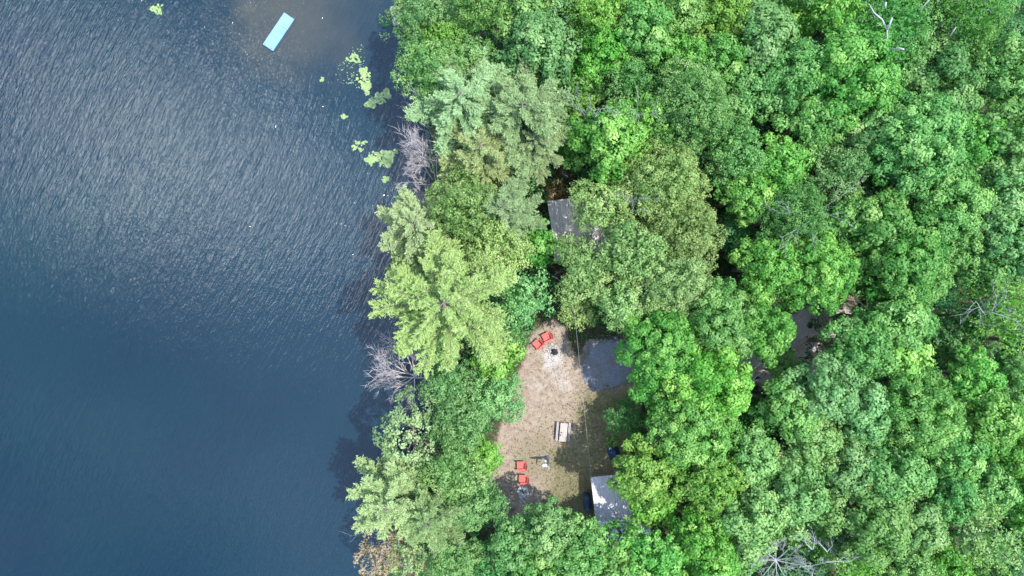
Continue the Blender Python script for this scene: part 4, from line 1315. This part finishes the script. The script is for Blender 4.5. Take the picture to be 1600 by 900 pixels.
# walls sit inside the roof edges
def building(name, label, cat, center, yaw, lx, y0, yr, y1, he, hr, roofmat, wallmat, ov=0.25, panels=6, rib=0.23):
    e = empty(name, center, yaw, label, cat)
    hx = lx / 2; t = 0.12; ov = 0.28
    w = MB()
    ya, yb = y0 - ov, y1 + ov             # ya upper, yb lower wall lines
    def roof_z(yy): return he + (hr - he) * (1 - abs(yy - yr) / abs((y0 if yy > yr else y1) - yr)) - 0.06
    w.box((0, ya - t / 2, roof_z(ya) / 2 - .05), (lx - 2 * ov, t, roof_z(ya) - .02)); w.box((0, yb + t / 2, roof_z(yb) / 2 - .05), (lx - 2 * ov, t, roof_z(yb) - .02))
    for s in (-1, 1):
        xg = s * (hx - ov + t / 2 + 0.003)
        vs = []
        for dx in (-t / 2, t / 2):
            vs += [(xg + dx, ya, -.1), (xg + dx, yb, -.1), (xg + dx, yb, roof_z(yb)), (xg + dx, yr, hr - .06), (xg + dx, ya, roof_z(ya))]
        w.add(vs, [(0, 1, 2, 3, 4), (9, 8, 7, 6, 5), (0, 5, 6, 1), (1, 6, 7, 2), (2, 7, 8, 3), (3, 8, 9, 4), (4, 9, 5, 0)])
    w.build('wall', wallmat, e)
    for i in range(panels):
        xa, xb = -hx + lx * i / panels, -hx + lx * (i + 1) / panels
        for A in ((y0, he), (y1, he)):
            m = MB(); ribbed(m, xa + 0.004, xb - 0.004, A, (yr, hr), rib)
            m.build('roof_panel', roofmat, e)
    m = MB()
    m.add([(-hx, yr + 0.16, hr - 0.012), (hx, yr + 0.16, hr - 0.012), (hx, yr, hr + 0.075), (-hx, yr, hr + 0.075), (-hx, yr - 0.16, hr - 0.012), (hx, yr - 0.16, hr - 0.012)], [(0, 1, 2, 3), (3, 2, 5, 4)])
    m.build('ridge_cap', roofmat, e)
    for s in (-1, 1):
        for yy in (y0, y1):
            m = MB(); x_ = s * (hx + 0.04)
            a = Vector((x_, yy, he)); b = Vector((x_, yr, hr)); d_ = b - a
            m.box((a + b) / 2 + Vector((0, 0, -0.02)), (0.07, d_.length, 0.13), Matrix.Rotation(math.atan2(d_.z, d_.y), 3, 'X'))
            m.build('fascia', M_trim, e)
    xw = -(hx - ov) - t - 0.02
    f = MB(); f.box((xw, (ya + yb) / 2, 1.35), (0.05, 0.95, 0.95)); fo = f.build('window', M_trim, e)
    f = MB(); f.box((xw - 0.02, (ya + yb) / 2, 1.35), (0.03, 0.8, 0.8)); f.build('pane', M_glass, fo)
    f = MB(); f.box((0.5, ya + 0.02, 1.0), (0.9, 0.05, 2.0)); do = f.build('door', M_trim, e)
    f = MB(); f.tube([(0.85, ya + 0.04, 1.0), (0.85, ya + 0.12, 1.0)], 0.025, 8); f.build('handle', M_black, do)
    return e
shed()
bld('cabin', 'weathered ribbed roof of a cabin mostly hidden under the sage oaks', 'cabin', 914, 345, math.radians(7), 6.2, 2.35, 3.4, 2.5, 3.4, M_roof_cabin, M_wall, panels=6)

# overhead cable from the shed toward the cabin: bright against the shaded lawn
e = empty('overhead_cable', P(924, 752, 3.9), 0, 'pale overhead cable running from the shed up across the clearing', 'cable')
e.location.z = 0
pts = []
A, B = P(924.5, 752, 2.5), P(897, 480, 6.5)
for i in range(25):
    t = i / 24
    p = A.lerp(B, t); p.z -= 0.3 * math.sin(math.pi * t) * 0.6
    pts.append(p - e.location)
m = MB(); m.tube(pts, 0.012, 5); m.build('wire', M_cable, e, True)
m = MB(); m.tube([pts[0] + Vector((0, 0, -0.3)), pts[0] + Vector((0, 0, 0.1))], 0.035, 6); m.build('bracket', M_black, e, True)

# ------------------------------------------------------------------ things on the lake
def raft():
    c = (P(443, 19) + P(460, 27) + P(428, 79) + P(408, 71)) / 4
    ang = math.atan2(-(19 - 71), (443 - 408))
    e = empty('swim_raft', (c.x, c.y, -0.35), ang, 'long pale blue floating swim raft on the open lake', 'raft')
    L, Wd = 3.75, 1.18
    m = MB(); m.box((0, 0, 0.07), (L, Wd, 0.32), bev=0.03); m.build('hull', M_raft_side, e)
    for i in range(3):
        m = MB(); m.box((-L / 3 + i * L / 3, 0, 0.25), (L / 3 - 0.006, Wd + 0.02, 0.045), bev=0.012); m.build('deck_panel', M_raft, e)
    for s in (-1, 1):
        m = MB(); m.tube([(-L / 2 + 0.12, s * 0.35, 0.27), (-L / 2 + 0.12, s * 0.35, 0.33), (-L / 2 + 0.12, s * 0.35 + 0.12, 0.33), (-L / 2 + 0.12, s * 0.35 + 0.12, 0.27)], 0.014, 6)
        m.build('cleat', M_black, e, True)
raft()

def pad_material():
    m, nt, b = mat('lily_pad')
    oi = nt.nodes.new('ShaderNodeAttribute'); oi.attribute_name = 'tint'
    c = ramp(nt, oi.outputs['Fac'], [(0.0, (0.08, 0.16, 0.08)), (0.5, (0.17, 0.26, 0.09)), (1.0, (0.27, 0.33, 0.10))])
    nt.links.new(c, b.inputs['Base Color']); b.inputs['Roughness'].default_value = 0.45
    return m
M_pad = pad_material()
def lily(px, py, rx, ry, n, label, lo=0.3, hi=1.0, size=0.13, blobs=None):
    rg = random.Random(int(px * 7 + py))
    m = MB(); tints = []
    blobs = blobs or [(0, 0, 1)]
    for k in range(n):
        bx_, by_, bs = rg.choice(blobs)
        a = rg.uniform(0, 6.28); q = math.sqrt(rg.random()) * bs * (1 + 0.35 * math.sin(3 * a + px))
        x_, y_ = (bx_ + q * math.cos(a)) * rx / 16, -(by_ + q * math.sin(a)) * ry / 16
        r_ = size * rg.uniform(0.4, 1.0); a0 = rg.uniform(0, 6.28); z_ = 0.012 + 0.004 * (k % 9)
        vs = [(x_, y_, z_)]
        for i in range(9):                      # round leaf with a notch
            t = a0 + 0.25 + (2 * math.pi - 0.5) * i / 8
            vs.append((x_ + r_ * math.cos(t), y_ + r_ * math.sin(t), z_ + rg.uniform(0, .012)))
        m.add(vs, [(0, i, i + 1) for i in range(1, 9)]); tints += [rg.uniform(lo, hi) * rg.uniform(0.55, 1)] * 8
    me = m.mesh('lily_pads', M_pad)
    at = me.attributes.new('tint', 'FLOAT', 'FACE'); at.data.foreach_set('value', tints)
    q = P(px, py); q.z = -0.35
    o = link('lily_pads', me, None, q)
    tag(o, label, 'lily pads', 'lily pad patches on the lake', 'stuff')
lily(243, 12, 9, 7, 60, 'lone patch of lily pads left of the blue raft')
lily(552, 89, 9, 7, 60, 'uppermost dense patch of lily pads near the shore', 0.3, 1.0)
lily(569, 124, 13, 17, 260, 'dense yellow patch of lily pads, second from the top near the shore', 0.5, 1.0, 0.14, [(0, 0, 0.8), (0.2, 0.7, 0.5), (-0.2, -0.8, 0.4)])
lily(590, 153, 17, 15, 260, 'mixed green patch of lily pads beside the sea-green trees', 0.1, 0.9, 0.14, [(0, 0, 0.6), (0.7, -0.5, 0.45), (-0.7, 0.5, 0.45)])
lily(536, 180, 5, 4, 22, 'small round patch of lily pads farther from the shore')
lily(502, 123, 3, 3, 10, 'tiny patch of lily pads nearest the open water')
lily(561, 227, 12, 10, 70, 'ragged patch of lily pads left of the widest one', 0.3, 1.0, 0.12, [(-0.7, 0.2, 0.4), (0.5, -0.5, 0.4), (-0.3, -0.5, 0.3), (0.1, 0.6, 0.3)])
lily(594, 245, 22, 15, 380, 'widest patch of lily pads, beside the large dead tree', 0.3, 1.0, 0.14, [(0, 0, 0.7), (0.6, -0.3, 0.5), (-0.7, 0.3, 0.4), (0.5, 0.6, 0.3)])
lily(600, 279, 6, 4, 26, 'small patch of lily pads below the widest one')
lily(600, 55, 10, 8, 30, 'thin scatter of lily pads near the shore boulders', 0.0, 0.4, 0.08)
lily(552, 108, 26, 34, 110, 'thin wide scatter of single lily pads around the yellow patch', 0.0, 0.45, 0.075)

def rock(px, py, sx_, sy_, sz_, label, seed):
    rg = np.random.default_rng(seed)
    f = fibonacci(60)
    import bmesh
    bm = bmesh.new()
    for p in f:
        q = p * (1 + rg.normal() * 0.12)
        bm.verts.new((q[0] * sx_, q[1] * sy_, q[2] * sz_))
    bmesh.ops.convex_hull(bm, input=bm.verts)
    me = bpy.data.meshes.new('boulder'); bm.to_mesh(me); bm.free(); me.materials.append(M_rock)
    q = P(px, py); q.z = -0.25
    tag(link('boulder', me, None, q), label, 'boulder', 'boulders at the shore')
rock(616, 18, 0.5, 0.6, 0.45, 'grey boulder at the water at the top of the shore, upper one', 1)
rock(618, 32, 0.35, 0.5, 0.35, 'pinkish grey boulder at the water below the upper one', 2)
rock(696, 583, 0.4, 0.3, 0.3, 'grey rock on the bank right of the leafless tree', 3)
rock(718, 590, 0.35, 0.25, 0.3, 'small rock on the bank under the star-shaped pine', 4)

# fallen pale log below the cabin
e = empty('fallen_log', P(866, 430), 0, 'pale fallen birch log left below the cabin', 'log')
m = MB(); m.tube([P(848, 420) - P(866, 430) + Vector((0, 0, .15)), P(864, 432) - P(866, 430) + Vector((0, 0, .2)), P(882, 442) - P(866, 430) + Vector((0, 0, .12))], [0.09, 0.08, 0.05], 8)
m.build('trunk', M_birch, e, True)
m = MB(); m.tube([(0, 0, .2), (0.4, 0.3, .35), (0.9, .35, .5)], [0.04, 0.03, 0.012], 5); m.build('branch', M_birch, e, True)

for me in list(bpy.data.meshes):
    if me.users == 0: bpy.data.meshes.remove(me)
print('triangles (unique meshes):', sum(len(m.polygons) * 2 for m in bpy.data.meshes))
